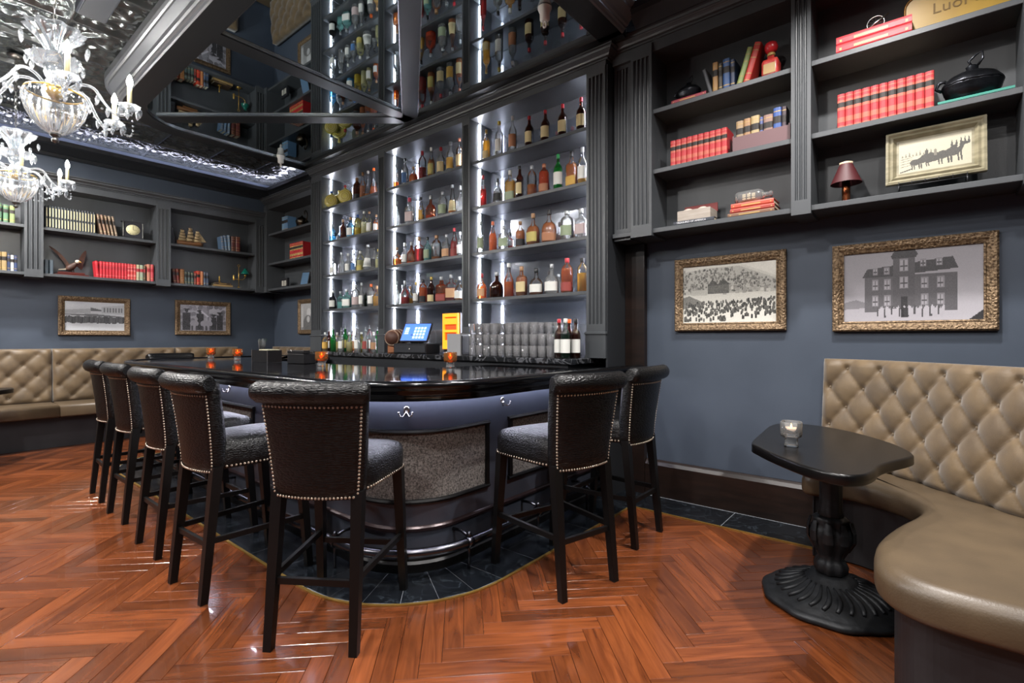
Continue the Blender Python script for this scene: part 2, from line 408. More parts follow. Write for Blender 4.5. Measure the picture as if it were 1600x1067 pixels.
# recessed fittings for the added fill lamps and the one over the table
M_LENS = led_mat('fill_lens', (1.0, 0.95, 0.88), 10.0)
for k, (x, y, w) in enumerate(FILL_DOWN):
    r = thing('fill_downlight', 'small round lamp in dark pressed tin ceiling, added as fill except over table', 'fill_downlight', (x, y, ZC), 0, 'ceiling downlights')
    part('trim_ring', MB().lathe([(0.075, 0), (0.095, 0), (0.095, -0.02), (0.085, -0.028), (0.07, -0.02), (0.068, 0)], 20, caps=False), M_CABD, r)
    part('lens', MB().lathe([(0.068, -0.008), (0.06, -0.012), (0.001, -0.014)], 20), M_LENS, r)
    ld = bpy.data.lights.new('fill_lamp', 'AREA'); ld.shape = 'DISK'; ld.size = 0.13; ld.energy = w * 0.75; ld.color = FILL_COL; ld.spread = math.radians(130 if y > 2.5 else 165)
    lo = bpy.data.objects.new('fill_lamp', ld); COL.objects.link(lo); lo.parent = r; lo.location = (0, 0, -0.035)
# ================================================================== joinery
def partw(name, mb, m, root):
    """part given in world coordinates under an unrotated root"""
    return part(name, mb, m, root, loc=tuple(-c for c in root.location))
def pilaster_mb(x0, x1, y0, d, z0, z1, n=4, m=0.09):
    w = x1 - x0; pitch = (w - 0.036) / n; gw = pitch * 0.72; sec = [(x0, y0 + d), (x0, y0)]
    for i in range(n):
        c = x0 + 0.018 + pitch * (i + 0.5)
        for k in range(7): a = PI * k / 6; sec.append((c - gw / 2 * math.cos(a), y0 + gw * 0.75 * math.sin(a)))
    sec += [(x1, y0), (x1, y0 + d)]
    b = MB().prism(sec, z0 + m, z1 - m)
    b.box(x0, y0, z0, x1, y0 + d, z0 + m); b.box(x0, y0, z1 - m, x1, y0 + d, z1)
    return b
CORN = [(0, 0), (0.012, 0), (0.012, 0.02), (0.03, 0.025), (0.036, 0.045), (0.06, 0.075), (0.066, 0.075), (0.07, 0.10), (0.085, 0.105), (0.085, 0.12), (0, 0.12)]

def bookcase(label, loc, rz, pils, bays, zs, top, fz, cz, depth, x0, x1, th=0.034, name='wall_bookcase'):
    r = thing(name, label, 'bookcase', loc, rz)
    part('back_panel', MB().box(x0, depth - 0.02, zs[0], x1, depth, cz), M_CAB, r)
    part('bottom_board', MB().box(x0, 0.004, zs[0], x1, depth - 0.02, zs[0] + th, ch=0.003), M_CAB, r)
    for b0, b1 in bays:
        for z in zs[1:]: part('shelf', MB().box(b0, 0.012, z, b1, depth - 0.02, z + th, ch=0.003), M_CAB, r)
    for p0, p1, dy, n in pils:
        part('pilaster', pilaster_mb(p0, p1, -0.02 + dy, depth, zs[0] - 0.02, fz, n), M_CAB, r)
    part('frieze', MB().box(x0, 0, top, x1, depth - 0.02, fz + 0.02), M_CAB, r)
    h = cz - fz - 0.02
    part('cornice', MB().sweep([(x0, 0), (x1, 0)], [(a, fz + 0.02 + b * h / 0.12) for a, b in CORN]), M_CAB, r)
    return r
lp = [-1.6, -0.33, 0.95, 2.22, 3.50]
case_left = bookcase('long charcoal bookcase with fluted pilasters above the tufted banquette', (-7.9, 0, 0), PI / 2,
    [(c - 0.08, c + 0.08, 0, 3) for c in lp], [(a + 0.08, b - 0.08) for a, b in zip(lp[:-1], lp[1:])], [1.985, 2.525], 3.03, 3.09, 3.19, 0.295, -1.68, 3.58)
case_corner = bookcase('narrow charcoal bookcase filling the corner beside the back bar', (0, 3.56, 0), 0,
    [(-7.895, -7.80, 0, 2)], [(-7.80, -6.41)], [1.99, 2.385, 2.835], 3.24, 3.30, 3.40, 0.285, -7.895, -6.41)
case_right = bookcase('tall charcoal three shelf bookcase above the two framed photographs', (0, 3.56, 0), 0,
    [(-1.905, -1.765, 0.05, 4), (-1.74, -1.57, 0, 4), (-0.648, -0.54, 0, 3), (0.38, 0.49, 0, 3), (1.41, 1.52, 0, 3)],
    [(-1.57, -0.648), (-0.54, 0.38), (0.49, 1.41)], [2.045, 2.488, 2.938], 3.40, 3.46, 3.56, 0.285, -1.905, 1.52)

# ------------------------------------------------------------------ back bar
bk = thing('back_bar', 'tall charcoal back bar with three lit mirrored bays of bottles', 'back bar', (-4.16, 3.5, 0))
BAYS = [(-6.12, -4.88), (-4.76, -3.51), (-3.405, -2.10)]
SHZ = [1.612, 2.058, 2.50, 2.942]; STH = 0.03; YF, YM, ZB = 3.50, 3.80, 1.10
partw('base_cabinet', MB().box(-6.09, 3.22, 0.0, -2.10, 3.84, 1.055), M_CABD, bk)
M_CTR = marble('dark_stone_counter', '1a1b1d', '55565a', 0.15, 7.0, 0.05)
partw('stone_counter', MB().box(-6.39, 3.195, 1.056, -2.06, 3.79, ZB, ch=0.006), M_CTR, bk)
M_MIRR = mat('back_bar_mirror', '9a9fa8', 0.09, 0.8)
for b0, b1 in BAYS:
    partw('mirror_panel', MB().box(b0 - 0.01, YM, ZB, b1 + 0.01, YM + 0.01, 3.40), M_MIRR, bk)
    for z in SHZ: partw('shelf', MB().box(b0, YF + 0.01, z, b1, YM - 0.003, z + STH, ch=0.003), M_CAB, bk)
    zz = [ZB] + [z + STH for z in SHZ]; ze = SHZ + [3.385]
    for side in (0, 1):
        x = b0 + 0.001 if side == 0 else b1 - 0.009
        m_ = MB()
        for a, b in zip(zz, ze): m_.box(x, 3.622, a + 0.012, x + 0.008, 3.634, b - 0.012)
        s_ = partw('light_strip', m_, M_LED, bk)
for p0, p1, n in [(-6.385, -6.12, 5), (-4.88, -4.76, 3), (-3.51, -3.405, 3), (-2.10, -1.93, 4)]:
    pl = partw('pilaster', pilaster_mb(p0, p1, YF - 0.012, 0.318, 1.31, 3.40, n, 0.06), M_CAB, bk)
    w = MB().box(p0 - 0.006, YF - 0.018, ZB + 0.001, p1 + 0.006, YM, 1.285); w.box(p0 - 0.012, YF - 0.026, 1.285, p1 + 0.012, YM, 1.31, ch=0.006)
    o_ = part('plinth', w, M_CAB, pl)
partw('end_panel', MB().box(-1.93, 3.50, 0, -1.915, 3.845, 3.40), M_CABD, bk)
partw('end_panel', MB().box(-6.40, 3.50, 0, -6.386, 3.845, 3.40), M_CABD, bk)
partw('header', MB().box(-6.385, YF - 0.004, 3.385, -1.93, YM, 3.46), M_CAB, bk)
partw('cornice', MB().sweep([(-6.40, YF), (-1.92, YF), (-1.92, 3.60)], [(a, 3.44 + b * 0.65) for a, b in CORN]), M_CAB, bk)
wp = struct('trim_3', MB().box(-1.912, 3.795, 0.0, -1.745, 3.849, 2.02), M_BASE, 'dark walnut wall panel beside the end of the back bar', 'panel')

# ------------------------------------------------------------------ mirrored canopy over the bar
cn = thing('ceiling_canopy', 'black rounded canopy over the bar with fan of smoked mirror panels', 'canopy', (-4.1, 2.4, 3.52))
M_CAN = mat('canopy_black_satin', '17191b', 0.38, spec=0.4)
up = upath(0.66, 3.40, 24)
partw('border_frame', MB().sweep(up, [(-0.18, 3.521), (0, 3.521), (0, 3.60), (-0.18, 3.60)]), M_CAN, cn)
PCR = [(0, 3.525), (0.012, 3.53), (0.02, 3.545), (0.034, 3.548), (0.036, 3.56), (0.05, 3.566), (0.06, 3.585), (0.085, 3.61), (0.105, 3.63), (0.108, 3.645), (0.122, 3.65), (0.135, 3.665), (0.138, 3.72), (0, 3.72)]
partw('crown_moulding', MB().sweep(up, PCR), mat('crown_painted_sheen', '8c9095', 0.34, 0.65), cn)  # dark crown given a pale colour for the silver light it reflects
PB = 3.395
ipath = upath(0.49, PB, 16)
FC = (-4.13, PB)
corn = [(-6.10, 1.70), (-2.10, 1.70)]
def ang(p): return math.atan2(-(p[0] - FC[0]), -(p[1] - FC[1]) + 1e-9)
cuts = [ang((-6.3, PB + 0.0)) + 0.0, ang(corn[0]), 0.0, ang(corn[1]), -PI / 2]
M_SMOKE = mat('smoked_mirror', 'bcc7cb', 0.015, 1.0)
dense = []
for a, b in zip(ipath[:-1], ipath[1:]):
    for k in range(80): t = k / 80; dense.append((a[0] + (b[0] - a[0]) * t, a[1] + (b[1] - a[1]) * t))
dense.append(ipath[-1])
for a, b in zip([10.0, cuts[1], cuts[2], cuts[3]], [cuts[1], cuts[2], cuts[3], -10.0]):
    pts = [p for p in dense if b <= ang(p) <= a]
    poly = [FC] + pts
    if len(pts) > 2:
        q = poly if True else poly
        partw('mirror_pane', MB().prism(q, 3.545, 3.551), M_SMOKE, cn)
def beam(p, q, w=0.075):
    d = Vector((q[0] - p[0], q[1] - p[1])).normalized(); n = Vector((-d.y, d.x)) * w
    poly = [(p[0] + n.x, p[1] + n.y), (p[0] - n.x, p[1] - n.y), (q[0] - n.x, q[1] - n.y), (q[0] + n.x, q[1] + n.y)]
    b = partw('beam', MB().prism(poly, 3.522, 3.60), M_CAN, cn)
    e = MB()
    for s in (1, -1):
        n2 = n * (1 + 0.10) * s; n1 = n * s
        e.prism([(p[0] + n1.x, p[1] + n1.y), (p[0] + n2.x, p[1] + n2.y), (q[0] + n2.x, q[1] + n2.y), (q[0] + n1.x, q[1] + n1.y)], 3.53, 3.546)
    part('edge_bead', e, M_SILVER, b)
for q in (corn[0], (FC[0], 1.48), corn[1]): beam((FC[0], FC[1] - 0.05), (q[0], q[1]))
partw('back_rail', MB().box(-6.46, PB - 0.05, 3.521, -1.74, PB + 0.07, 3.60), M_CAN, cn)
partw('edge_bead', MB().sweep(upath(0.478, PB - 0.05, 24), [(-0.008, 3.53), (0.002, 3.53), (0.002, 3.546), (-0.008, 3.546)]), M_SILVER, cn)
for k, (u, y) in enumerate([(408, 3.0), (866, 2.80)]):
    x = (-6.22, -2.03)[k]; y = (3.0, 2.82)[k]
    sp = thing('camera_mount', ['small white bell-shaped fitting under canopy by the corner bookcase', 'small white bell-shaped fitting under canopy by the wide bookcase'][k], 'ceiling fitting', (x, y, 3.544))
    part('bell', MB().lathe([(0.05, 0), (0.05, -0.006), (0.036, -0.04), (0.034, -0.085), (0.02, -0.095)], 16), mat('white_plastic', 'd8dad6', 0.4), sp)
    lp_ = [(0.013 * math.cos(a), 0, -0.118 + 0.02 * math.sin(a)) for a in [2 * PI * i / 12 for i in range(12)]]
    part('loop', MB().tube(lp_, 0.006, 6, closed=True), MATS['white_plastic'], sp)

# ------------------------------------------------------------------ the bar
bar = thing('bar_counter', 'black rounded bar counter with fabric panels and brass-toned foot rail', 'bar', (-4.1, 1.62, 0))
M_BARP = noise_mat('bar_blue_black_paint', '363a44', '3d414b', 5, 0.33)
M_FAB = noise_mat('speckled_tweed', '33302e', '8a8580', 105, 0.8, bump=0.4, bscale=180, detail=6)
def offs(R): return upath(R, 3.79, 20)
inner = [(-1.912, 3.79), (-1.912, 3.185), (-2.8, 3.185), (-2.8, 2.75)] + [(-3.2 + 0.4 * math.cos(a), 2.75 - 0.4 * math.sin(a)) for a in [PI / 2 * i / 8 for i in range(1, 9)]]
inner += [(-5.0 - 0.4 * math.sin(a), 2.75 - 0.4 * math.cos(a)) for a in [PI / 2 * i / 8 for i in range(0, 9)]] + [(-5.4, 3.185), (-6.404, 3.185), (-6.404, 3.79)]
top = partw('counter_top', MB().prism(offs(0.585) + inner, 0.985, 1.037), M_TOP, bar)
RAIL = [(-0.07, 0.945), (-0.07, 1.036), (-0.045, 1.046), (-0.02, 1.046), (-0.004, 1.040), (0.004, 1.028), (0.002, 1.014), (-0.008, 1.004), (-0.016, 0.996), (-0.012, 0.984), (-0.02, 0.972), (-0.034, 0.966), (-0.036, 0.945)]
partw('arm_rail', MB().sweep(upath(0.65, 3.79, 28), RAIL, smooth=True), mat('black_gloss_rail', '08080a', 0.16, spec=0.4), bar)
partw('soffit', MB().sweep(upath(0.5, 3.47, 20), [(-0.13, 0.944), (0.10, 0.944), (0.10, 0.975), (-0.13, 0.975)]), M_CABD, bar)
YE = 3.45
die = partw('front_panelling', MB().sweep(upath(0.36, YE, 28), [(-0.05, 0), (0, 0), (0, 0.944), (-0.05, 0.944)]), M_BARP, bar)
partw('skirting', MB().sweep(upath(0.36, YE, 28), [(0, 0.007), (0.035, 0.007), (0.035, 0.05), (0.022, 0.062), (0.022, 0.075), (0.006, 0.09), (0, 0.09)]), M_BLACK, bar)
partw('lower_bead', MB().sweep(upath(0.36, YE, 28), [(0, 0.215), (0.012, 0.218), (0.014, 0.232), (0.006, 0.24), (0, 0.244)]), mat('bead_reflection_tint', '35282a', 0.28, 0.4), bar)  # bead shares the glossy paint; its copper tone is a painted reflection
partw('upper_bead', MB().sweep(upath(0.36, YE, 28), [(0, 0.925), (0.02, 0.93), (0.026, 0.943), (0, 0.943)]), M_BLACK, bar)
DP = upath(0.36, YE, 40); 
SD = [0.0]
for a, b in zip(DP[:-1], DP[1:]): SD.append(SD[-1] + math.hypot(b[0] - a[0], b[1] - a[1]))
def p_at(s, R=0.36):
    for i in range(len(DP) - 1):
        if SD[i] <= s <= SD[i + 1]:
            t = (s - SD[i]) / (SD[i + 1] - SD[i]); return (DP[i][0] + (DP[i + 1][0] - DP[i][0]) * t, DP[i][1] + (DP[i + 1][1] - DP[i][1]) * t)
    return DP[-1]
def sub(s0, s1): return [p_at(s0)] + [DP[i] for i in range(len(DP)) if s0 + 0.004 < SD[i] < s1 - 0.004] + [p_at(s1)]
def nrm(s):
    a, b = p_at(max(0, s - 0.01)), p_at(min(SD[-1], s + 0.01)); d = Vector((b[0] - a[0], b[1] - a[1])).normalized(); return Vector((d.y, -d.x))
Z0P, Z1P = 0.375, 0.75
for s0, s1 in [(0.12, 1.0), (1.22, 2.285), (2.505, 3.178), (3.398, 4.071), (4.291, 4.965), (5.185, 6.25), (6.47, 7.34)]:
    pn = partw('fabric_panel', MB().sweep(sub(s0, s1), [(0.0005, Z0P), (0.006, Z0P + 0.01), (0.006, Z1P - 0.01), (0.0005, Z1P)], smooth=False), M_FAB, bar)
    fm = MB()
    for z, sg in ((Z0P, -1), (Z1P, 1)):
        fm.sweep(sub(s0 - 0.02, s1 + 0.02), [(0, z - 0.013), (0.016, z - 0.011), (0.022, z), (0.016, z + 0.011), (0, z + 0.013)])
    for s in (s0, s1):
        fm.sweep(sub(s - 0.014, s + 0.014), [(0, Z0P - 0.01), (0.018, Z0P - 0.01), (0.018, Z1P + 0.01), (0, Z1P + 0.01)])
    part('panel_moulding', fm, M_BLACK, pn)
for k in range(-7, 3):
    s = 5.71 + 0.69 * k
    if not 0.3 < s < 7.3: continue
    p = p_at(s); n = nrm(s); rz = math.atan2(n.x, -n.y)
    h = MB().lathe([(0.016, 0), (0.018, 0.003), (0.012, 0.006)], 10)
    h.xf(lambda q: (q[0], -q[2], q[1] * 1.3 + 0.012))
    for sx in (-1, 1):
        h.tube([(0, -0.005, 0.006), (sx * 0.008, -0.012, -0.012), (sx * 0.018, -0.022, -0.024), (sx * 0.030, -0.034, -0.018), (sx * 0.036, -0.036, -0.002)], [0.004, 0.004, 0.004, 0.0036, 0.0032], 6)
        h.lathe([(0.001, -0.006), (0.006, -0.002), (0.006, 0.002), (0.001, 0.006)], 8, c=(sx * 0.036, -0.036, 0))
    hk = part('coat_hook', h, mat('nickel', 'b9b6b4', 0.25, 1.0), bar); hk.location = (p[0] - bar.location.x, p[1] - bar.location.y, 0.86); hk.rotation_euler = (0, 0, rz)
M_RAIL = mat('gunmetal_rail', '5a5a60', 0.25, 1.0)
rail = partw('foot_rail', MB().tube([(x, y, 0.15) for x, y in upath(0.49, 3.36, 24)], 0.026, 12), M_RAIL, bar)
for s in (0.4, 1.25, 2.1, 2.95, 3.75, 4.55, 5.36, 5.98, 6.6, 7.2):
    p = p_at(s); n = nrm(s); q = (p[0] + n.x * 0.13, p[1] + n.y * 0.13)
    b = MB().tube([(p[0], p[1], 0.19), (p[0] + n.x * 0.07, p[1] + n.y * 0.07, 0.195), (q[0], q[1], 0.178)], 0.009, 8)
    b.tube([(q[0], q[1], 0.185), (q[0], q[1], 0.007)], 0.008, 8)
    b.lathe([(0.001, 0.175), (0.014, 0.182), (0.016, 0.192), (0.010, 0.204), (0.001, 0.208)], 10, c=(q[0], q[1], 0))
    part('rail_bracket', b, M_RAIL, rail)
    t_ = Vector((-n.y, n.x)); part('collar', MB().tube([(q[0] - t_.x * 0.02, q[1] - t_.y * 0.02, 0.15), (q[0] + t_.x * 0.02, q[1] + t_.y * 0.02, 0.15)], 0.031, 12), M_RAIL, rail)
partw('light_strip', MB().sweep(upath(0.40, 3.4, 20), [(0, 0.936), (0.012, 0.936), (0.012, 0.943), (0, 0.943)]), led_mat('under_bar_led', (0.80, 0.81, 1.0), 46.0), bar)
# ================================================================== furniture
def catmull(P, n=6, closed=False):
    out = []; m = len(P)
    rng = range(m) if closed else range(m - 1)
    g = (lambda i: P[i % m]) if closed else (lambda i: P[min(max(i, 0), m - 1)])
    for i in rng:
        p0, p1, p2, p3 = g(i - 1), g(i), g(i + 1), g(i + 2)
        for k in range(n):
            t = k / n
            out.append(tuple(0.5 * (2 * b + (c - a) * t + (2 * a - 5 * b + 4 * c - d) * t * t + (3 * b - a - 3 * c + d) * t ** 3) for a, b, c, d in zip(p0, p1, p2, p3)))
    if not closed: out.append(tuple(P[-1]))
    return out
def ccw(P): return P if sum(a[0] * b[1] - b[0] * a[1] for a, b in zip(P, P[1:] + P[:1])) > 0 else P[::-1]
def inset(P, d):
    n = len(P); out = []
    for i in range(n):
        a, b, c = Vector(P[i - 1]), Vector(P[i]), Vector(P[(i + 1) % n]); e = (c - a).normalized()
        out.append((b.x - e.y * d, b.y + e.x * d))
    return out
def pillow_prism(P, z0, z1, r, k=4):
    P = ccw(P); rs = []
    for i in range(k + 1): a = PI / 2 * i / k; q = inset(P, r * (1 - math.sin(a))); rs.append([(x, y, z0 + r * 0.6 * (1 - math.cos(a))) for x, y in q])
    for i in range(k + 1): a = PI / 2 * i / k; q = inset(P, r * (1 - math.cos(a))); rs.append([(x, y, z1 - r * (1 - math.sin(a))) for x, y in q])
    return MB().rings(rs)

# ------------------------------------------------------------------ bar stools
def stool_mesh():
    P = {}
    def leg(fx, fy, tx, ty):
        def sq(x, y, z, h): return [(x - h, y - h, z), (x + h, y - h, z), (x + h, y + h, z), (x - h, y + h, z)]
        return MB().rings([sq(fx, fy, 0, 0.017), sq(fx + (tx - fx) * 0.5, fy + (ty - fy) * 0.5, 0.32, 0.020), sq(tx, ty, 0.635, 0.0235)], smooth=False)
    L_ = {'bl': ((-0.178, -0.268), (-0.17, -0.205)), 'br': ((0.178, -0.268), (0.17, -0.205)), 'fl': ((-0.212, 0.255), (-0.20, 0.205)), 'fr': ((0.212, 0.255), (0.20, 0.205))}
    P['legs'] = [leg(*a, *b).mesh('leg') for a, b in L_.values()]
    def lp(k, z): (a, b) = L_[k]; t = z / 0.635; return (a[0] + (b[0] - a[0]) * t, a[1] + (b[1] - a[1]) * t, z)
    def bar_(a, b, h=0.013):
        a, b = Vector(a), Vector(b); d = (b - a).normalized(); s = d.cross(Vector((0, 0, 1))).normalized() * 0.009; u = Vector((0, 0, h))
        return MB().rings([[a + s + u, a - s + u, a - s - u, a + s - u], [b + s + u, b - s + u, b - s - u, b + s - u]], smooth=False)
    P['str'] = [bar_(lp('bl', 0.27), lp('br', 0.27)).mesh('stretcher'), bar_(lp('bl', 0.285), lp('fl', 0.285)).mesh('stretcher'), bar_(lp('br', 0.285), lp('fr', 0.285)).mesh('stretcher'), bar_(lp('fl', 0.245), lp('fr', 0.245)).mesh('stretcher')]
    def rr(z, k, n=44):
        out = []
        for i in range(n):
            a = 2 * PI * i / n; c, s = math.cos(a), math.sin(a); q = (abs(c) ** 6 + abs(s) ** 6) ** (-1 / 6)
            x, y = c * q, s * q; w = 0.218 + 0.020 * y
            out.append((x * w * k, 0.02 + y * 0.243 * k, z))
        return out
    P['seat'] = MB().rings([rr(0.62, 0.95), rr(0.628, 0.995), rr(0.66, 1.0), rr(0.71, 1.0), rr(0.735, 0.975), rr(0.75, 0.92), rr(0.760, 0.80), rr(0.768, 0.55), rr(0.771, 0.2)]).mesh('seat')
    def yf(z): t = (z - 0.6) / 0.45; return -0.192 - 0.055 * t ** 1.6
    def yb(z): t = (z - 0.6) / 0.45; return -0.262 - 0.050 * t ** 1.4
    def hw(z): t = (z - 0.6) / 0.45; return 0.187 + 0.038 * t
    rs = []
    for k in range(13):
        z = 0.60 + 0.44 * k / 12; w = hw(z); ring = []; e = 0.0
        if k == 0: e = 0.012
        n = 12
        for i in range(n + 1):
            q = -1 + 2 * i / n; x = q * (w - 0.014 - e); ring.append((x, yf(z) - e + 0.036 * q * q, z))
        ring.append((w - e, yf(z) - 0.018 + 0.036, z)); ring.append((w - e, yb(z) + 0.018 + 0.036, z))
        for i in range(n + 1):
            q = 1 - 2 * i / n; x = q * (w - 0.012 - e); ring.append((x, yb(z) + e + 0.036 * q * q, z))
        ring.append((-w + e, yb(z) + 0.018 + 0.036, z)); ring.append((-w + e, yf(z) - 0.018 + 0.036, z))
        rs.append(ring)
    P['back'] = MB().rings(rs).mesh('backrest')
    pts, rad = [], []
    for i in range(19):
        q = -1 + 2 * i / 18; pts.append((q * 0.240, -0.300 + 0.036 * q * q, 1.040)); rad.append(0.046 * (1 if abs(q) < 0.93 else (0.93 if abs(q) < 0.99 else 0.72)))
    P['roll'] = MB().tube(pts, rad, 16).mesh('top_roll')
    nb = MB()
    def nail(p, n):
        n = Vector(n).normalized(); a = n.orthogonal().normalized(); b = n.cross(a); p = Vector(p); r = 0.0062
        nb.rings([[p + a * (r * math.cos(t)) + b * (r * math.sin(t)) for t in [PI / 3 * i for i in range(6)]], [p + n * 0.0035 + a * (r * 0.6 * math.cos(t)) + b * (r * 0.6 * math.sin(t)) for t in [PI / 3 * i for i in range(6)]]])
    for i in range(25):
        for z in (0.612, 0.982):
            w = hw(z) - 0.013; q = -1 + 2 * i / 24; nail((q * w, yb(z) + 0.036 * q * q, z), (-0.2 * -q, -1, 0))
    for i in range(1, 24):
        z = 0.612 + 0.37 * i / 24
        for q in (-1, 1): nail((q * (hw(z) - 0.013), yb(z) + 0.036, z), (q * 0.3, -1, 0))
    ring = rr(0.634, 1.0, 400); last = None
    for i in range(400):
        p = Vector(ring[i])
        if p.y < -0.17: continue
        if last is None or (p - last).length > 0.0165: nail(p, (p.x * 2, (p.y - 0.02) * 2, 0)); last = p
    P['nails'] = nb.mesh('nailhead_trim')
    for me in P['legs'] + P['str']: fixn(me); me.materials.append(M_BLACK)
    for k in ('seat', 'back', 'roll'): fixn(P[k]); P[k].materials.append(M_CROC)
    fixn(P['nails']); P['nails'].materials.append(mat('antique_nickel_nail', 'c9bba9', 0.35, 0.8))
    return P
SP = stool_mesh()
def stool(x, y, rz, label):
    r = thing('bar_stool', label, 'bar stool', (x, y, 0), math.radians(rz), 'black leather stools around the bar')
    for me in SP['legs']: part('leg', me, None, r)
    for me in SP['str']: part('stretcher', me, None, r)
    part('seat', SP['seat'], None, r); part('backrest', SP['back'], None, r); part('top_roll', SP['roll'], None, r)
    n = part('nailhead_trim', SP['nails'], None, r); n['kind'] = 'stuff'
    return r
stool(-2.04, 1.256, 34, 'black crocodile leather bar stool facing the rounded corner of the bar')
stool(-1.546, 2.234, 75.6, 'black crocodile leather bar stool turned towards the bar end, second from blue wall')
stool(-1.60, 2.95, 90, 'black crocodile leather bar stool at the bar end beside blue wall')
ODS = ['nearest the rounded corner', 'second from the corner stool', 'third from the corner stool', 'fourth from the corner stool']
for k, (x, y, rz) in enumerate([(-2.82, 1.155, 3), (-3.545, 1.185, 0), (-4.36, 1.215, 1), (-5.03, 1.235, -2)]):
    stool(x, y, rz, 'black leather stool on the long side of the bar, ' + ODS[k])
stool(-6.64, 2.02, -90, 'black leather bar stool with its back to the long tufted banquette')

# ------------------------------------------------------------------ tufted banquettes
M_TUFT = velvet('tan_velvet', '51412c', '675439')
M_SEAT = noise_mat('olive_brown_leather', '473b2c', '554735', 5, 0.42, bump=0.08, bscale=150)
M_KICK = noise_mat('dark_banquette_base', '17171a', '202023', 8, 0.5)
BTN = MB().lathe([(0.010, 0), (0.0095, 0.004), (0.006, 0.007), (0.001, 0.008)], 10).mesh('button'); fixn(BTN); BTN.materials.append(velvet('tan_button', '6b5b46', '7b6a52'))
def tufted(path, z0, z1, dx, rs_, lean, thick, step, depth=0.035, s_off=0.0):
    P = [Vector(p) for p in path]; S = [0.0]
    for a, b in zip(P[:-1], P[1:]): S.append(S[-1] + (b - a).length)
    def at(s):
        for i in range(len(P) - 1):
            if s <= S[i + 1] or i == len(P) - 2:
                t = (s - S[i]) / (S[i + 1] - S[i]); d = (P[i + 1] - P[i]).normalized(); return P[i] + (P[i + 1] - P[i]) * t, d
    def nsm(s):
        d = at(max(0, s - 0.04))[1] + at(min(S[-1], s + 0.04))[1]; d.normalize(); return Vector((d.y, -d.x))
    ns = max(2, int(S[-1] / step)); nz = int((z1 - z0) / step); rings = []
    zt = z1 - 0.5 * rs_
    def disp(s, z):
        p = (s + s_off) / dx + (z - zt) / (2 * rs_); q = (s + s_off) / dx - (z - zt) / (2 * rs_)
        g = abs(math.sin(PI * p)) * abs(math.sin(PI * q))
        e = min(1, (z1 - z) / 0.03) * min(1, (z - z0) / 0.03)
        dp, dq = abs(p - round(p)), abs(q - round(q)); dbt = math.hypot(dp, dq)
        return depth * (0.35 + 0.65 * g ** 0.45) * (0.25 + 0.75 * max(0, e)) - depth * 0.45 * math.exp(-(dbt / 0.13) ** 2)
    for i in range(ns + 1):
        s = S[-1] * i / ns; c, _ = at(s); n = nsm(s); ring = []
        es = min(1.0, min(s, S[-1] - s) / 0.03)
        for j in range(nz + 1):
            z = z0 + (z1 - z0) * j / nz; o = -lean * (z - z0) / (z1 - z0) + disp(s, z) * (0.2 + 0.8 * es)
            ring.append((c.x + n.x * o, c.y + n.y * o, z))
        for z in (z1, z0): o = -lean * (z - z0) / (z1 - z0) - thick; ring.append((c.x + n.x * o, c.y + n.y * o, z))
        rings.append(ring)
    mb = MB().rings(rings); btn = []
    r = 0; z = zt
    while z > z0 + 0.05:
        k0 = -((0.5 * dx) if r % 2 else 0)
        s = (math.ceil((s_off + 0.02 - k0) / dx) * dx + k0) - s_off
        while s < S[-1] - 0.02:
            c, _ = at(s); n = nsm(s); o = -lean * (z - z0) / (z1 - z0) + disp(s, z) + 0.001
            btn.append(((c.x + n.x * o, c.y + n.y * o, z), math.atan2(n.x, -n.y))); s += dx
        r += 1; z -= rs_
    return mb, btn
def add_tuft(root, path, z0, z1, dx, rs_, lean, thick, step, **kw):
    mb, btn = tufted(path, z0, z1, dx, rs_, lean, thick, step, **kw)
    b = part('back_cushion', mb, M_TUFT, root, loc=tuple(-c for c in root.location))
    for p, rz in btn: part('button', BTN, None, b, loc=p, rot=(PI / 2, 0, rz))
    return b
# serpentine corner banquette
front = [(-0.555, 3.40), (-0.548, 3.30), (-0.50, 3.268), (-0.40, 3.285), (-0.281, 3.28), (-0.113, 3.18), (-0.036, 3.06), (-0.0137, 2.937), (-0.044, 2.794), (-0.093, 2.635), (-0.1416, 2.40), (-0.138, 2.19), (-0.0985, 2.075), (-0.023, 2.01), (0.08, 1.985), (0.25, 1.985), (0.6, 2.0), (1.0, 2.03)]
rear = [(1.30, 2.16), (1.06, 2.47), (0.68, 2.85), (0.40, 3.12), (0.19, 3.34), (0.04, 3.50), (-0.12, 3.635), (-0.32, 3.74), (-0.50, 3.77)]
outline = ccw(catmull(front, 4)[:-1] + catmull(rear, 4))
bq = thing('serpentine_banquette', 'serpentine olive leather banquette with tall tufted tan velvet back', 'banquette', (0.2, 2.9, 0))
partw('seat_cushion', pillow_prism(outline, 0.355, 0.487, 0.05), M_SEAT, bq)
partw('base', MB().prism(inset(outline, 0.06), 0.008, 0.355), M_KICK, bq)
bpath = catmull([(-0.515, 3.735), (-0.34, 3.675), (-0.16, 3.56), (-0.01, 3.42), (0.135, 3.26), (0.34, 3.04), (0.62, 2.77), (1.0, 2.40), (1.2, 2.15)], 6)
add_tuft(bq, bpath, 0.475, 1.125, 0.185, 0.118, 0.05, 0.035, 0.0115, depth=0.034, s_off=0.05)
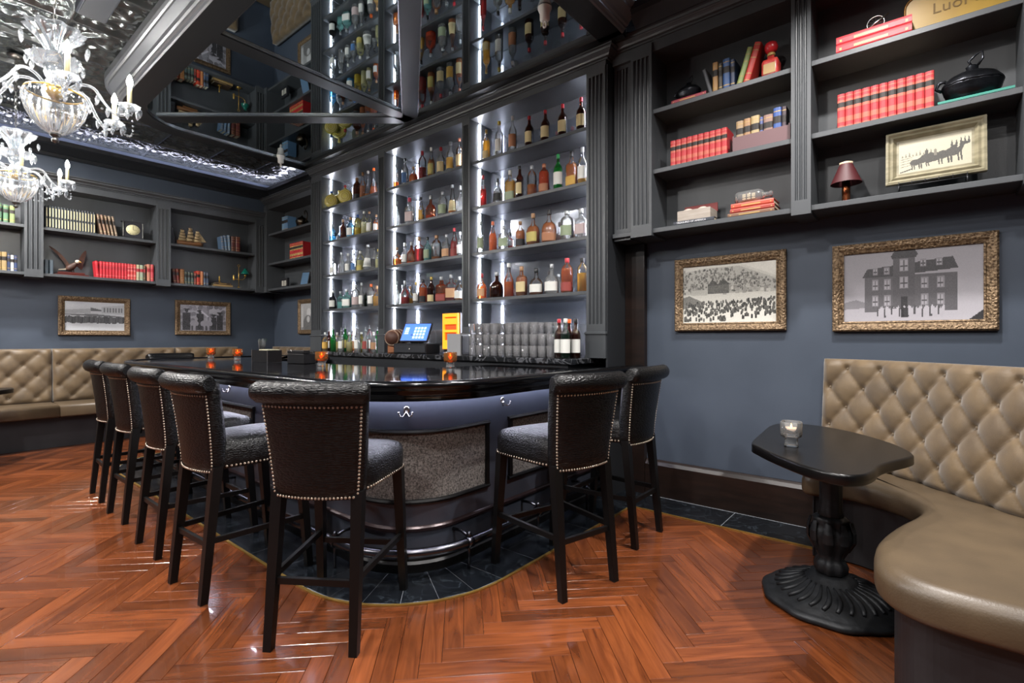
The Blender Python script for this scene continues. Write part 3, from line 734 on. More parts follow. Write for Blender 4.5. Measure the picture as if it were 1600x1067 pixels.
# long banquette on the left wall
lq = thing('long_banquette', 'long tan velvet tufted banquette with olive seat along the far wall', 'banquette', (-7.85, 0.5, 0))
ysec = [-2.71, -1.43, -0.15, 1.13, 2.41, 3.24]
for a, b in zip(ysec[:-1], ysec[1:]):
    add_tuft(lq, [(-8.04, a + 0.004), (-8.04, b - 0.004)], 0.50, 1.135, 0.24, 0.125, 0.04, 0.10, 0.021, depth=0.04, s_off=0.06)
    partw('seat_cushion', pillow_prism([(-8.15, a + 0.003), (-7.57, a + 0.003), (-7.57, b - 0.003), (-8.15, b - 0.003)], 0.36, 0.505, 0.035), M_SEAT, lq)
partw('base', MB().box(-8.17, -2.7, 0.003, -7.74, 3.23, 0.36), M_KICK, lq)
rq = thing('corner_banquette', 'tan velvet tufted banquette section under the corner bookcase', 'banquette', (-7.1, 3.55, 0))
add_tuft(rq, [(-8.02, 3.70), (-6.62, 3.70)], 0.50, 1.135, 0.24, 0.125, 0.04, 0.09, 0.021, depth=0.04)
partw('seat_cushion', pillow_prism([(-8.15, 3.25), (-6.62, 3.25), (-6.62, 3.82), (-8.15, 3.82)], 0.36, 0.505, 0.035), M_SEAT, rq)
partw('base', MB().box(-8.16, 3.40, 0.003, -6.64, 3.83, 0.36), M_KICK, rq)

# ------------------------------------------------------------------ cocktail tables
tb = thing('cocktail_table', 'black freeform cocktail table with cast iron pedestal before the serpentine banquette', 'table', (-0.346, 2.81, 0))
tpts = [(-0.66, 2.66), (-0.685, 2.95), (-0.70, 3.25), (-0.64, 3.40), (-0.52, 3.415), (-0.40, 3.37), (-0.25, 3.24), (-0.107, 3.03), (-0.04, 2.84), (-0.05, 2.74), (-0.104, 2.60), (-0.139, 2.48), (-0.15, 2.37), (-0.18, 2.27), (-0.25, 2.225), (-0.36, 2.28), (-0.50, 2.42), (-0.61, 2.56)]
tout = catmull(tpts, 4, True)
part('table_top', pillow_prism([(x + 0.346, y - 2.81) for x, y in tout], 0.70, 0.745, 0.010, 3), mat('black_lacquer_top', '0b0a0a', 0.28, spec=0.35), tb)
c = MB().lathe([(0.05, 0.40), (0.052, 0.42), (0.046, 0.44), (0.044, 0.66), (0.05, 0.68), (0.12, 0.695), (0.12, 0.70)], 32, ripple=(8, 0.05))
part('column', c, M_IRON, tb)
v_ = MB().lathe([(0.050, 0.135), (0.066, 0.15), (0.068, 0.18), (0.060, 0.20), (0.050, 0.215), (0.062, 0.24), (0.082, 0.285), (0.088, 0.32), (0.078, 0.355), (0.064, 0.38), (0.074, 0.395), (0.060, 0.41), (0.045, 0.412)], 40, ripple=(8, 0.07))
vase = part('acanthus_vase', v_, M_IRON, tb)
lm = MB()
for i in range(8):
    a = 2 * PI * i / 8
    for k, (r, z, w) in enumerate([(0.066, 0.25, 0.012), (0.092, 0.30, 0.022), (0.092, 0.345, 0.020), (0.082, 0.385, 0.012), (0.080, 0.392, 0.010)][:-1]):
        nr, nz, nw = [(0.066, 0.25, 0.012), (0.092, 0.30, 0.022), (0.092, 0.345, 0.020), (0.082, 0.385, 0.012), (0.080, 0.392, 0.010)][k + 1]
        def pt(r, z, w, s, d): t = a + s * w / r; return ((r + d) * math.cos(t), (r + d) * math.sin(t), z)
        q = [pt(r, z, w, -1, 0), pt(r, z, 0, 0, 0.010), pt(r, z, w, 1, 0), pt(nr, nz, nw, -1, 0), pt(nr, nz, 0, 0, 0.010), pt(nr, nz, nw, 1, 0)]
        lm.add(q, [(0, 1, 4, 3), (1, 2, 5, 4)], 0, True)
part('leaf_relief', lm, M_IRON, vase)
b_ = MB().lathe([(0.285, 0.003), (0.295, 0.012), (0.290, 0.028), (0.270, 0.034), (0.262, 0.04), (0.225, 0.060), (0.15, 0.098), (0.10, 0.112), (0.085, 0.135), (0.06, 0.14)], 64, ripple=(10, 0.018))
bs = part('scalloped_base', b_, M_IRON, tb)
rm = MB()
for i in range(28):
    a = 2 * PI * i / 28
    pts = [((0.235 - 0.03 * t * 4.2) * math.cos(a + 0.10 * math.sin(t * PI)), (0.235 - 0.03 * t * 4.2) * math.sin(a + 0.10 * math.sin(t * PI)), 0.058 + 0.056 * t * 0.95) for t in [j / 6 for j in range(7)]]
    rm.tube(pts, [0.008, 0.011, 0.012, 0.011, 0.009, 0.007, 0.004], 6)
part('leaf_relief', rm, M_IRON, bs)
dup(tb, (-7.10, 0.12, 0), (0, 0, 0), 'black freeform cocktail table before the long far-wall banquette')

# ------------------------------------------------------------------ candle holders
M_AMB = mat('amber_candle_glass', (0.85, 0.24, 0.05), 0.2, emit=1.1)
def candle(loc, label, lit=True, tint=None):
    r = thing('candle_holder', label, 'candle holder', loc, 0, 'candle holders')
    part('foot', MB().lathe([(0.028, 0), (0.030, 0.004), (0.027, 0.012), (0.027, 0.036), (0.034, 0.042)], 20, sq=0.25), M_GLASS, r)
    cup = [(0.034, 0.042), (0.043, 0.047), (0.045, 0.06), (0.045, 0.112), (0.042, 0.116), (0.041, 0.112), (0.041, 0.055), (0.003, 0.052)]
    part('cup', MB().lathe(cup, 24, caps=False, sq=0.15), (glass_mat('amber_cup', (1.0, 0.45, 0.12)) if lit else M_GLASS), r)
    part('wax', MB().lathe([(0.036, 0.056), (0.038, 0.06), (0.038, 0.082), (0.036, 0.085), (0.001, 0.083)], 20), M_AMB if lit else mat('pale_wax', 'd8b090', 0.5, emit=0.25), r)
    part('flame', MB().lathe([(0.001, 0.083), (0.004, 0.088), (0.0045, 0.094), (0.002, 0.102), (0.0005, 0.108)], 8), led_mat('flame', (1.0, 0.55, 0.18), 12.0 if lit else 6.0), r)
    return r
candle((-0.488, 2.67, 0.746), 'clear glass candle holder on the black freeform table', False)
candle((-6.15, 2.18, 1.038), 'amber candle holder on the bar nearest the far banquette')
candle((-5.40, 2.16, 1.038), 'amber candle holder on the bar between far candle and black caddy')
candle((-3.68, 2.10, 1.038), 'amber candle holder on the bar in front of the counter bottles')
candle((-2.74, 2.60, 1.038), 'amber candle holder on the bar in front of the till')

# ------------------------------------------------------------------ framed photographs
rng = np.random.default_rng(3)
class Ras:
    def __init__(s, w, h, base): s.w, s.h = w, h; s.a = np.full((h, w, 3), base, dtype=np.float32); s.X, s.Y = np.meshgrid((np.arange(w) + 0.5) / w, (np.arange(h) + 0.5) / h)
    def poly(s, pts, v):
        m = np.zeros((s.h, s.w), bool); n = len(pts)
        for i in range(n):
            (x1, y1), (x2, y2) = pts[i], pts[(i + 1) % n]
            if y1 == y2: continue
            c = ((y1 > s.Y) != (y2 > s.Y)) & (s.X < (x2 - x1) * (s.Y - y1) / (y2 - y1) + x1); m ^= c
        s.a[m] = v; return s
    def rect(s, x0, y0, x1, y1, v): return s.poly([(x0, y0), (x1, y0), (x1, y1), (x0, y1)], v)
    def ell(s, x, y, rx, ry, v): s.a[((s.X - x) / rx) ** 2 + ((s.Y - y) / ry) ** 2 < 1] = v; return s
    def grad(s, v0, v1, y0=0, y1=1): m = (s.Y >= y0) & (s.Y <= y1); t = ((s.Y - y0) / (y1 - y0))[..., None]; g = v0 + (v1 - v0) * t; s.a = np.where(m[..., None], g, s.a).astype(np.float32); return s
    def grain(s, k): s.a += rng.normal(0, k, (s.h, s.w, 1)).astype(np.float32); s.a = np.clip(s.a, 0.01, 1); return s
    def person(s, x, y, h, v, w=0.22):
        s.ell(x, y - h * 0.92, h * 0.07 * s.h / s.w * 1.1, h * 0.08, v); s.rect(x - h * w * 0.32, y - h * 0.84, x + h * w * 0.32, y, v)
def paint_school():
    r = Ras(190, 96, 0.5); r.grad(0.42, 0.60, 0, 0.8); r.grad(0.60, 0.68, 0.78, 1.0); r.a *= (0.85 + 0.2 * r.X)[..., None]
    r.poly([(0, 0.72), (0.1, 0.68), (0.2, 0.74), (0.2, 0.80), (0, 0.82)], 0.28)
    W = 0.16
    r.rect(0.17, 0.35, 0.83, 0.86, W); r.poly([(0.15, 0.36), (0.19, 0.24), (0.40, 0.21), (0.40, 0.36)], 0.09); r.poly([(0.52, 0.34), (0.52, 0.19), (0.80, 0.14), (0.84, 0.30)], 0.09)
    r.rect(0.385, 0.06, 0.54, 0.86, 0.14); r.poly([(0.365, 0.08), (0.40, 0.01), (0.54, 0.0), (0.565, 0.07), (0.55, 0.11), (0.38, 0.12)], 0.08)
    def win(x, y, w=0.036, h=0.12):
        r.rect(x - w / 2 - 0.008, y - h / 2 - 0.02, x + w / 2 + 0.008, y + h / 2 + 0.015, 0.34); r.rect(x - w / 2, y - h / 2, x + w / 2, y + h / 2, 0.5); r.rect(x - 0.003, y - h / 2, x + 0.003, y + h / 2, 0.15); r.rect(x - w / 2, y, x + w / 2, y + 0.02, 0.12)
    for x in (0.25, 0.34, 0.61, 0.72): win(x, 0.48); win(x, 0.71)
    for x in (0.25, 0.335): win(x, 0.28, 0.026, 0.07)
    for x in (0.60, 0.71): win(x, 0.20, 0.03, 0.07)
    win(0.463, 0.22, 0.05, 0.14); win(0.463, 0.46, 0.05, 0.14); r.rect(0.44, 0.66, 0.49, 0.86, 0.05)
    for i in range(44): r.person(0.27 + 0.47 * i / 43, 0.93 + 0.02 * math.sin(i * 1.7), 0.13, 0.10 if i % 5 == 0 else 0.62)
    r.person(0.455, 0.95, 0.16, 0.04, 0.3); r.person(0.48, 0.95, 0.16, 0.06, 0.3)
    r.poly([(0.9, 1.0), (1.0, 0.86), (1.0, 1.0)], 0.05); return r.grain(0.012)
def paint_hill():
    r = Ras(150, 92, 0.62); r.poly([(0, 0.1), (0.3, 0.05), (0.62, 0.05), (1, 0.3), (1, 0.5), (0, 0.5)], 0.45); r.poly([(0.62, 0), (1, 0), (1, 0.26)], 0.72)
    for i in range(420):
        x, y = rng.random(), rng.random() * 0.42
        if y < 0.02 + max(0, (x - 0.62)) * 0.7: continue
        r.ell(x, y + 0.06, 0.006 + 0.008 * rng.random(), 0.010 + 0.02 * rng.random(), 0.08 + 0.2 * rng.random())
    for i in range(40): x, y = rng.random(), 0.35 + 0.12 * rng.random(); r.rect(x, y, x + 0.04, y + 0.05, 0.25 + 0.4 * rng.random())
    r.rect(0.29, 0.34, 0.52, 0.50, 0.14); r.poly([(0.28, 0.36), (0.34, 0.26), (0.40, 0.34), (0.46, 0.25), (0.53, 0.35)], 0.08); r.rect(0.1, 0.42, 0.28, 0.52, 0.5)
    r.grad(0.62, 0.74, 0.56, 1.0); r.poly([(0, 0.55), (0.08, 0.52), (0.28, 0.68), (0, 0.75)], 0.2)
    for i in range(420):
        t = rng.random(); x = 0.02 + 0.96 * t; y = 0.62 + (0.33 if rng.random() < 0.6 else 0.2) * rng.random() + 0.06 * (1 - t)
        if rng.random() < 0.75: r.person(x, min(0.98, y), 0.05 + 0.05 * (y - 0.55), 0.03 + 0.1 * rng.random(), 0.5)
    return r.grain(0.03)
def paint_parade():
    r = Ras(110, 62, 0.66); r.grad(0.70, 0.62, 0, 0.4); r.poly([(0, 0.30), (0.42, 0.24), (0.42, 0.40), (0, 0.42)], 0.45)
    r.poly([(0.42, 0.20), (0.62, 0.28), (0.62, 0.33), (0.42, 0.32)], 0.15); r.poly([(0.6, 0.16), (1, 0.08), (1, 0.42), (0.6, 0.40)], 0.52)
    for i in range(7): r.rect(0.64 + 0.05 * i, 0.2, 0.665 + 0.05 * i, 0.36, 0.2)
    r.poly([(0, 0.44), (0.5, 0.42), (1, 0.50), (1, 0.53), (0, 0.47)], 0.2)
    for i in range(75): r.person(0.02 + 0.96 * i / 74, 0.70 + 0.06 * rng.random(), 0.22, 0.06 + 0.1 * rng.random(), 0.25)
    return r.grain(0.02)
def paint_riders():
    r = Ras(110, 66, 0.4); r.grad(0.62, 0.36, 0, 1)
    for i in range(60): x, y = rng.random(), rng.random(); r.ell(x, y, 0.05, 0.08, 0.18 + 0.4 * rng.random() * (1 - 0.7 * x))
    for x, h in ((0.14, 0.8), (0.42, 0.75), (0.72, 0.6), (0.86, 0.7)): r.person(x, 0.97, h, 0.06, 0.32); r.ell(x, 0.98 - h, 0.07, 0.03, 0.05)
    for x in (0.3, 0.52, 0.6): r.ell(x, 0.72, 0.09, 0.13, 0.42); r.ell(x + 0.04, 0.55, 0.03, 0.09, 0.5); r.rect(x - 0.06, 0.8, x - 0.03, 0.98, 0.1); r.rect(x + 0.03, 0.8, x + 0.06, 0.98, 0.1)
    r.poly([(0.46, 0.2), (0.62, 0.45), (0.58, 0.48), (0.44, 0.25)], 0.75); return r.grain(0.03)
def paint_portrait():
    r = Ras(60, 58, 0.25); r.grad(0.34, 0.2, 0, 1); r.ell(0.55, 0.35, 0.14, 0.16, 0.45); r.ell(0.5, 0.8, 0.33, 0.35, 0.12); r.ell(0.52, 0.6, 0.1, 0.12, 0.4); r.rect(0.05, 0.1, 0.18, 0.9, 0.4); return r.grain(0.025)
def paint_sleigh():
    r = Ras(130, 74, 0.6); r.a[:] = np.array([0.60, 0.55, 0.42], dtype=np.float32)
    d = np.array([0.05, 0.045, 0.035]); g = np.array([0.2, 0.18, 0.14])
    for x in (0.74, 0.80, 0.86, 0.91, 0.96): r.poly([(x - 0.02, 0.40), (x, 0.2 - 0.06 * (x > 0.84)), (x + 0.02, 0.38)], d)
    for i in range(10): x = 0.06 + 0.05 * i; r.poly([(x - 0.015, 0.5), (x, 0.42 - 0.04 * (i % 3)), (x + 0.015, 0.5)], g)
    r.poly([(0.02, 0.94), (0.2, 0.86), (0.2, 0.9), (0.03, 0.97)], d)
    for y in (0.55, 0.62, 0.70, 0.78): r.poly([(0.03, y), (0.2, y - 0.03), (0.2, y - 0.015), (0.03, y + 0.02)], g)
    def horse(x, y, s):
        r.ell(x, y, 0.10 * s, 0.13 * s, d); r.poly([(x + 0.05 * s, y - 0.02), (x + 0.13 * s, y - 0.26 * s), (x + 0.17 * s, y - 0.22 * s), (x + 0.11 * s, y + 0.05)], d); r.ell(x + 0.17 * s, y - 0.2 * s, 0.035 * s, 0.045 * s, d)
        for q in (-0.08, -0.04, 0.05, 0.09): r.poly([(x + q * s, y), (x + (q + 0.025) * s, y), (x + (q + 0.04) * s, y + 0.3 * s), (x + (q + 0.02) * s, y + 0.3 * s)], d)
    horse(0.24, 0.7, 0.75); horse(0.34, 0.66, 0.75); horse(0.62, 0.6, 0.95); horse(0.75, 0.56, 1.0)
    r.poly([(0.36, 0.5), (0.55, 0.5), (0.57, 0.74), (0.4, 0.78)], d); r.person(0.40, 0.6, 0.26, d, 0.3); r.person(0.52, 0.58, 0.2, g, 0.3)
    return r.grain(0.012)
def print_material():
    m = mat('printed_paper', 'ffffff', 0.45); a = N(m, 'ShaderNodeAttribute'); a.attribute_name = 'print'; L(m, a.outputs['Color'], bsdf(m).inputs['Base Color']); return m
M_PRINT = print_material()
def print_mesh(r, w, h, tint=(1, 1, 1)):
    H, W = r.h, r.w
    xs = np.linspace(0, w, W + 1); zs = np.linspace(h, 0, H + 1); X, Z = np.meshgrid(xs, zs)
    vs = np.stack([X.ravel(), np.zeros(X.size), Z.ravel()], 1); i, j = np.meshgrid(np.arange(W), np.arange(H)); a = (j * (W + 1) + i).ravel()
    fs = np.stack([a, a + W + 1, a + W + 2, a + 1], 1)
    me = bpy.data.meshes.new('print'); me.vertices.add(len(vs)); me.vertices.foreach_set('co', vs.ravel()); me.loops.add(fs.size); me.loops.foreach_set('vertex_index', fs.ravel().astype(np.int32))
    me.polygons.add(len(fs)); me.polygons.foreach_set('loop_start', np.arange(0, fs.size, 4, dtype=np.int32)); me.polygons.foreach_set('loop_total', np.full(len(fs), 4, dtype=np.int32))
    me.update(calc_edges=True); me.validate()
    ca = me.color_attributes.new('print', 'FLOAT_COLOR', 'CORNER'); c = np.ones((H * W, 4), dtype=np.float32); c[:, :3] = np.clip(r.a.reshape(-1, 3), 0, 1) * np.array(tint, dtype=np.float32)
    ca.data.foreach_set('color', np.repeat(c, 4, axis=0).ravel()); me.materials.append(M_PRINT); return me
M_ORN = noise_mat('carved_gilt', '4d3c2c', '957e62', 80, 0.42, 0.6, bump=0.9, detail=3.0, dist=0.012)
M_FEDGE = mat('frame_dark_edge', '1f1712', 0.5)
def frame(label, loc, rz, w, h, ras, fw=0.062, dp=0.035, fm=None, tint=(1, 1, 1), name='framed_photograph', cat='framed photo', prof=None):
    r = thing(name, label, cat, loc, rz)
    f = MB().sweep([(0, 0), (0, h), (w, h), (w, 0)], prof or [(0, 0), (0, dp * 0.8), (fw * 0.15, dp), (fw * 0.5, dp * 0.9), (fw * 0.8, dp * 0.6), (fw * 0.86, dp * 0.72), (fw, dp * 0.6), (fw, 0)], closed=True)
    f.xf(lambda p: (p[0], -p[2], p[1])); part('frame', f, fm or M_ORN, r)
    part('print', print_mesh(ras, w - 2 * fw + 0.004, h - 2 * fw + 0.004, tint), None, r, loc=(fw - 0.002, -0.012, fw - 0.002))
    part('backing', MB().box(0.01, -0.010, 0.01, w - 0.01, 0, h - 0.01), M_FEDGE, r)
    return r
frame('gilt framed photograph of a brick school with central tower', (-0.462, 3.848, 1.30), 0, 0.777, 0.55, paint_school(), tint=(0.60, 0.575, 0.62))
frame('gilt framed photograph of a crowd below a wooded hillside', (-1.505, 3.848, 1.312), 0, 0.775, 0.553, paint_hill(), tint=(0.82, 0.80, 0.72))
frame('gilt framed photograph of a long parade line before a low building', (-8.198, 1.20, 1.30), PI / 2, 0.72, 0.487, paint_parade(), tint=(0.75, 0.78, 0.82))
frame('gilt framed photograph of hatted figures with horses', (-8.198, 2.44, 1.313), PI / 2, 0.73, 0.497, paint_riders(), tint=(0.72, 0.70, 0.78))
frame('small gilt framed dark portrait photograph on the wall beside the back bar', (-7.38, 3.848, 1.33), 0, 0.55, 0.52, paint_portrait())
# ================================================================== chandeliers
def crystal_mat():
    m = bpy.data.materials.new('cut_crystal'); m.use_nodes = True; nt = m.node_tree; nt.nodes.clear()
    out = N(m, 'ShaderNodeOutputMaterial'); mx = N(m, 'ShaderNodeMixShader'); tr = N(m, 'ShaderNodeBsdfTransparent'); tr.inputs[0].default_value = (0.92, 0.95, 0.97, 1)
    gl = N(m, 'ShaderNodeBsdfGlossy'); gl.inputs['Roughness'].default_value = 0.06
    tl = N(m, 'ShaderNodeBsdfTranslucent'); tl.inputs[0].default_value = (0.85, 0.88, 0.92, 1); m2 = N(m, 'ShaderNodeMixShader'); m2.inputs[0].default_value = 0.22
    L(m, gl.outputs[0], m2.inputs[1]); L(m, tl.outputs[0], m2.inputs[2])
    fr = N(m, 'ShaderNodeFresnel'); fr.inputs[0].default_value = 1.7
    ma = N(m, 'ShaderNodeMath', operation='ADD', use_clamp=True); ma.inputs[1].default_value = 0.12; L(m, fr.outputs[0], ma.inputs[0])
    L(m, ma.outputs[0], mx.inputs[0]); L(m, tr.outputs[0], mx.inputs[1]); L(m, m2.outputs[0], mx.inputs[2]); L(m, mx.outputs[0], out.inputs[0]); return m
M_CRY = crystal_mat()
def mk(mb, m): me = fixn(mb.mesh('m')); me.materials.append(m); return me
def chandelier():
    r = thing('crystal_chandelier', 'crystal chandelier with ribbed glass bowl, hanging nearest the rounded bar corner', 'chandelier', (-3.9, 0.56, 2.39), 0, 'crystal chandeliers')
    part('finial', MB().lathe([(0.004, 0), (0.016, 0.008), (0.018, 0.02), (0.010, 0.03), (0.024, 0.04), (0.028, 0.052)], 14), mat('antique_pewter', '6b6a66', 0.3, 0.9), r)
    part('bowl', MB().lathe([(0.026, 0.05), (0.062, 0.072), (0.10, 0.115), (0.128, 0.17), (0.142, 0.225), (0.142, 0.262), (0.132, 0.285)], 72, ripple=(20, 0.05), caps=False), M_CRY, r)
    part('bowl_collar', MB().lathe([(0.132, 0.282), (0.138, 0.286), (0.132, 0.293), (0.128, 0.288)], 24, caps=False), M_GOLD, r)
    part('hub', MB().lathe([(0.01, 0.25), (0.035, 0.27), (0.05, 0.30), (0.045, 0.32), (0.028, 0.33)], 16), M_GOLD, r)
    part('stem', MB().lathe([(0.03, 0.325), (0.045, 0.35), (0.03, 0.38), (0.05, 0.41), (0.055, 0.44), (0.03, 0.47), (0.022, 0.52), (0.04, 0.56), (0.045, 0.60), (0.02, 0.64), (0.012, 0.67)], 16), M_CRY, r)
    cr = part('crown', MB().lathe([(0.05, 0.43), (0.09, 0.445), (0.12, 0.475), (0.128, 0.48), (0.122, 0.485), (0.085, 0.455), (0.05, 0.44)], 32, ripple=(8, 0.06)), M_CRY, r)
    part('glass_bell', MB().lathe([(0.022, 0.50), (0.04, 0.52), (0.058, 0.56), (0.085, 0.60), (0.118, 0.632), (0.135, 0.655), (0.128, 0.65), (0.08, 0.605), (0.05, 0.56), (0.03, 0.52)], 64, ripple=(10, 0.09), caps=False), M_CRY, r)
    drop = mk(MB().lathe([(0.001, 0), (0.010, -0.012), (0.013, -0.027), (0.009, -0.045), (0.001, -0.060)], 6, smooth=False), M_CRY)
    bead = MB()
    for i in range(10):
        a = 2 * PI * i / 10 + 0.2; part('crystal_drop', drop, None, cr, loc=(0.122 * math.cos(a), 0.122 * math.sin(a), 0.474))
        part('crystal_drop', drop, None, cr, loc=(0.15 * math.cos(a + 0.3), 0.15 * math.sin(a + 0.3), 0.605 - 0.02 * (i % 2)))
    am = mk(MB().tube(catmull([(0.05, 0, 0.31), (0.11, 0, 0.355), (0.18, 0, 0.35), (0.235, 0, 0.27), (0.285, 0, 0.215), (0.335, 0, 0.215), (0.36, 0, 0.25)], 5), 0.0085, 8), M_CRY)
    dish = mk(MB().lathe([(0.012, 0.245), (0.03, 0.25), (0.05, 0.262), (0.056, 0.272), (0.05, 0.270), (0.03, 0.258), (0.012, 0.256)], 24, ripple=(8, 0.07)), M_CRY)
    slv = mk(MB().lathe([(0.0125, 0.255), (0.0125, 0.385), (0.010, 0.39)], 12), mat('ivory_candle_sleeve', 'cfc79a', 0.6))
    bulb = mk(MB().lathe([(0.008, 0.388), (0.015, 0.405), (0.016, 0.42), (0.010, 0.442), (0.003, 0.458), (0.001, 0.462)], 12), led_mat('candle_bulb', (1.0, 0.95, 0.88), 560.0))
    swag = MB()
    for k in range(12):
        t = k / 11; swag.lathe([(0.001, -0.006), (0.006, 0), (0.001, 0.006)], 6, c=(0.13 + 0.19 * t, 0, 0.27 - 0.11 * math.sin(PI * t) - 0.03 * t))
    swag = mk(swag, M_CRY)
    fan = mk(MB().rings([[(0.365 + 0.0, -0.03 * q, 0.30 + 0.0) for q in (-1, 1)] + [(0.37, 0.03, 0.30), (0.37, -0.03, 0.30)], [(0.40, 0.045 * q, 0.345) for q in (1, -1)] + [(0.405, -0.045, 0.345), (0.405, 0.045, 0.345)]]), M_CRY)
    for i in range(6):
        w = math.radians(59.5 + 60 * i); rot = (0, 0, w)
        a = part('arm', am, None, r, rot=rot)
        for nm, me in (('drip_dish', dish), ('candle_sleeve', slv), ('bulb', bulb)): part(nm, me, None, a, loc=(0.36, 0, 0))
        sw = part('bead_swag', swag, None, a)
        for k in range(6):
            q = 2 * PI * k / 6; part('crystal_drop', drop, None, a, loc=(0.36 + 0.052 * math.cos(q), 0.052 * math.sin(q), 0.264))
        for xx, zz in ((0.25, 0.245), (0.30, 0.205), (0.20, 0.315)): part('crystal_drop', drop, None, a, loc=(xx, 0, zz))
    lk = MB()
    for k in range(13):
        t = k / 12; a = math.radians(60) * t; lk.lathe([(0.001, -0.007), (0.007, 0), (0.001, 0.007)], 6, c=(0.36 * math.cos(a), 0.36 * math.sin(a), 0.255 - 0.10 * math.sin(PI * t)))
    lk = mk(lk, M_CRY)
    for i in range(6): part('bead_swag', lk, None, r, rot=(0, 0, math.radians(59.5 + 60 * i)))['kind'] = 'stuff'
    ch = MB()
    for k in range(22):
        z = 0.675 + 0.029 * k; lk = [((0.008 * math.cos(t) if k % 2 else 0), (0 if k % 2 else 0.008 * math.cos(t)), z + 0.018 * math.sin(t)) for t in [2 * PI * i / 8 for i in range(8)]]
        ch.tube(lk, 0.0025, 5, closed=True)
    part('chain', ch, MATS['antique_pewter'], r)
    part('ceiling_rose', MB().lathe([(0.06, 1.325), (0.058, 1.315), (0.03, 1.30), (0.008, 1.295)], 20), MATS['antique_pewter'], r)
    return r
ch1 = chandelier()
dup(ch1, (-6.10, 0.62, 2.39), (0, 0, 0), 'crystal chandelier with ribbed glass bowl, hanging nearest the far wall bookcase')
gb = thing('ceiling_speaker', 'flat dark grey rectangular box fixed to the tin ceiling', 'ceiling box', (-4.50, 0.88, 3.60))
part('housing', MB().box(-0.26, -0.09, 0.02, 0.26, 0.09, 0.10, ch=0.01), mat('grey_plastic', '4a515c', 0.5), gb)
part('grille', MB().box(-0.24, -0.075, 0.012, 0.24, 0.075, 0.02), mat('grey_grille', '3a4049', 0.6), gb)

# ================================================================== books
BM = {}
def bookmesh(w, h, d, band):
    k = (round(w, 3), round(h, 3), round(d, 3), band)
    if k in BM: return BM[k]
    m = MB(); c = 0.0025
    # rounded spine and boards (slot 0), page block (slot 1), gilt bands (slot 2), title label (slot 3)
    sp = [(0, 0.008), (w * 0.08, 0.003), (w * 0.3, 0.0), (w * 0.7, 0.0), (w * 0.92, 0.003), (w, 0.008)]
    sec = sp + [(w, d), (w - c, d), (w - c, 0.010), (c, 0.010), (c, d), (0, d)]
    m.prism(sec, 0, h, 0)
    m.box(c, 0.0105, 0.004, w - c, d - 0.004, h - 0.004, 1)
    def band_(z0, z1, mi):
        q = [(x, y - 0.0008) for x, y in sp]; n = len(q)
        m.add([(x, y, h * z0) for x, y in q] + [(x, y, h * z1) for x, y in q], [(i, i + 1, n + i + 1, n + i) for i in range(n - 1)], mi)
    if band == 1:
        for z in (0.08, 0.24, 0.62, 0.80, 0.93): band_(z, z + 0.018, 2)
    if band == 2:
        band_(0.06, 0.10, 2); band_(0.2, 0.34, 2); band_(0.54, 0.62, 2); band_(0.62, 0.76, 3); band_(0.76, 0.82, 2); band_(0.9, 0.93, 2)
    if band == 3: band_(0.55, 0.75, 3); band_(0.15, 0.18, 2); band_(0.88, 0.9, 2)
    if band == 5:
        sp_all = sp; sp = sp[2:4]; band_(0.05, 0.42, 2); band_(0.52, 0.90, 2); sp = sp_all
    if band == 4:
        for z in (0.04, 0.16, 0.28, 0.4, 0.52, 0.64, 0.76, 0.88): band_(z, z + 0.05, 2)
    me = m.mesh('book'); BM[k] = me; return me
PAGE = mat('book_pages', 'cbbfa4', 0.8); GILT = mat('gilt_tooling', 'a88a52', 0.45, 0.3); TITL = mat('black_title_label', '1b1410', 0.6)
NB = [0]
def book(root_loc, rz, w, h, d, col, band, label, group=None, lean=0.0, gilt=None, titl=None, flat=False, name='book'):
    me = bookmesh(w, h, d, band); me2 = me
    o = bpy.data.objects.new(name, me2); COL.objects.link(o)
    if not me.materials:
        for q in range(4): me.materials.append(PAGE)
    for i, q in enumerate([mat('cover_' + col, col, 0.45), PAGE, gilt or GILT, titl or TITL]):
        o.material_slots[i].link = 'OBJECT'; o.material_slots[i].material = q
    x, y, z = root_loc
    if flat:                                           # lying on its side, spine to the front: width h along x
        o.rotation_euler = (0, PI / 2, rz); o.location = (x, y, z + w)
    else:
        lx = 0.0
        if lean > 0: z += w * math.sin(lean)
        o.rotation_euler = (0, lean, rz); o.location = (x, y, z)
    tag(o, label, 'book', group); return o
def row_left(u0, z, specs, xf=-7.96):
    """books on the far-wall case: first book starts at pixel column u0, then side by side along the wall"""
    y = y_at(u0, xf)
    for w, h, col, band, lean, label, group in specs:
        book((xf, y, z), PI / 2, w, h, 0.13, col, band, label, group, lean); y += w + 0.002 + (h * math.sin(abs(lean)) * 0.0)
    return y
ZL0, ZL1 = 2.02, 2.56
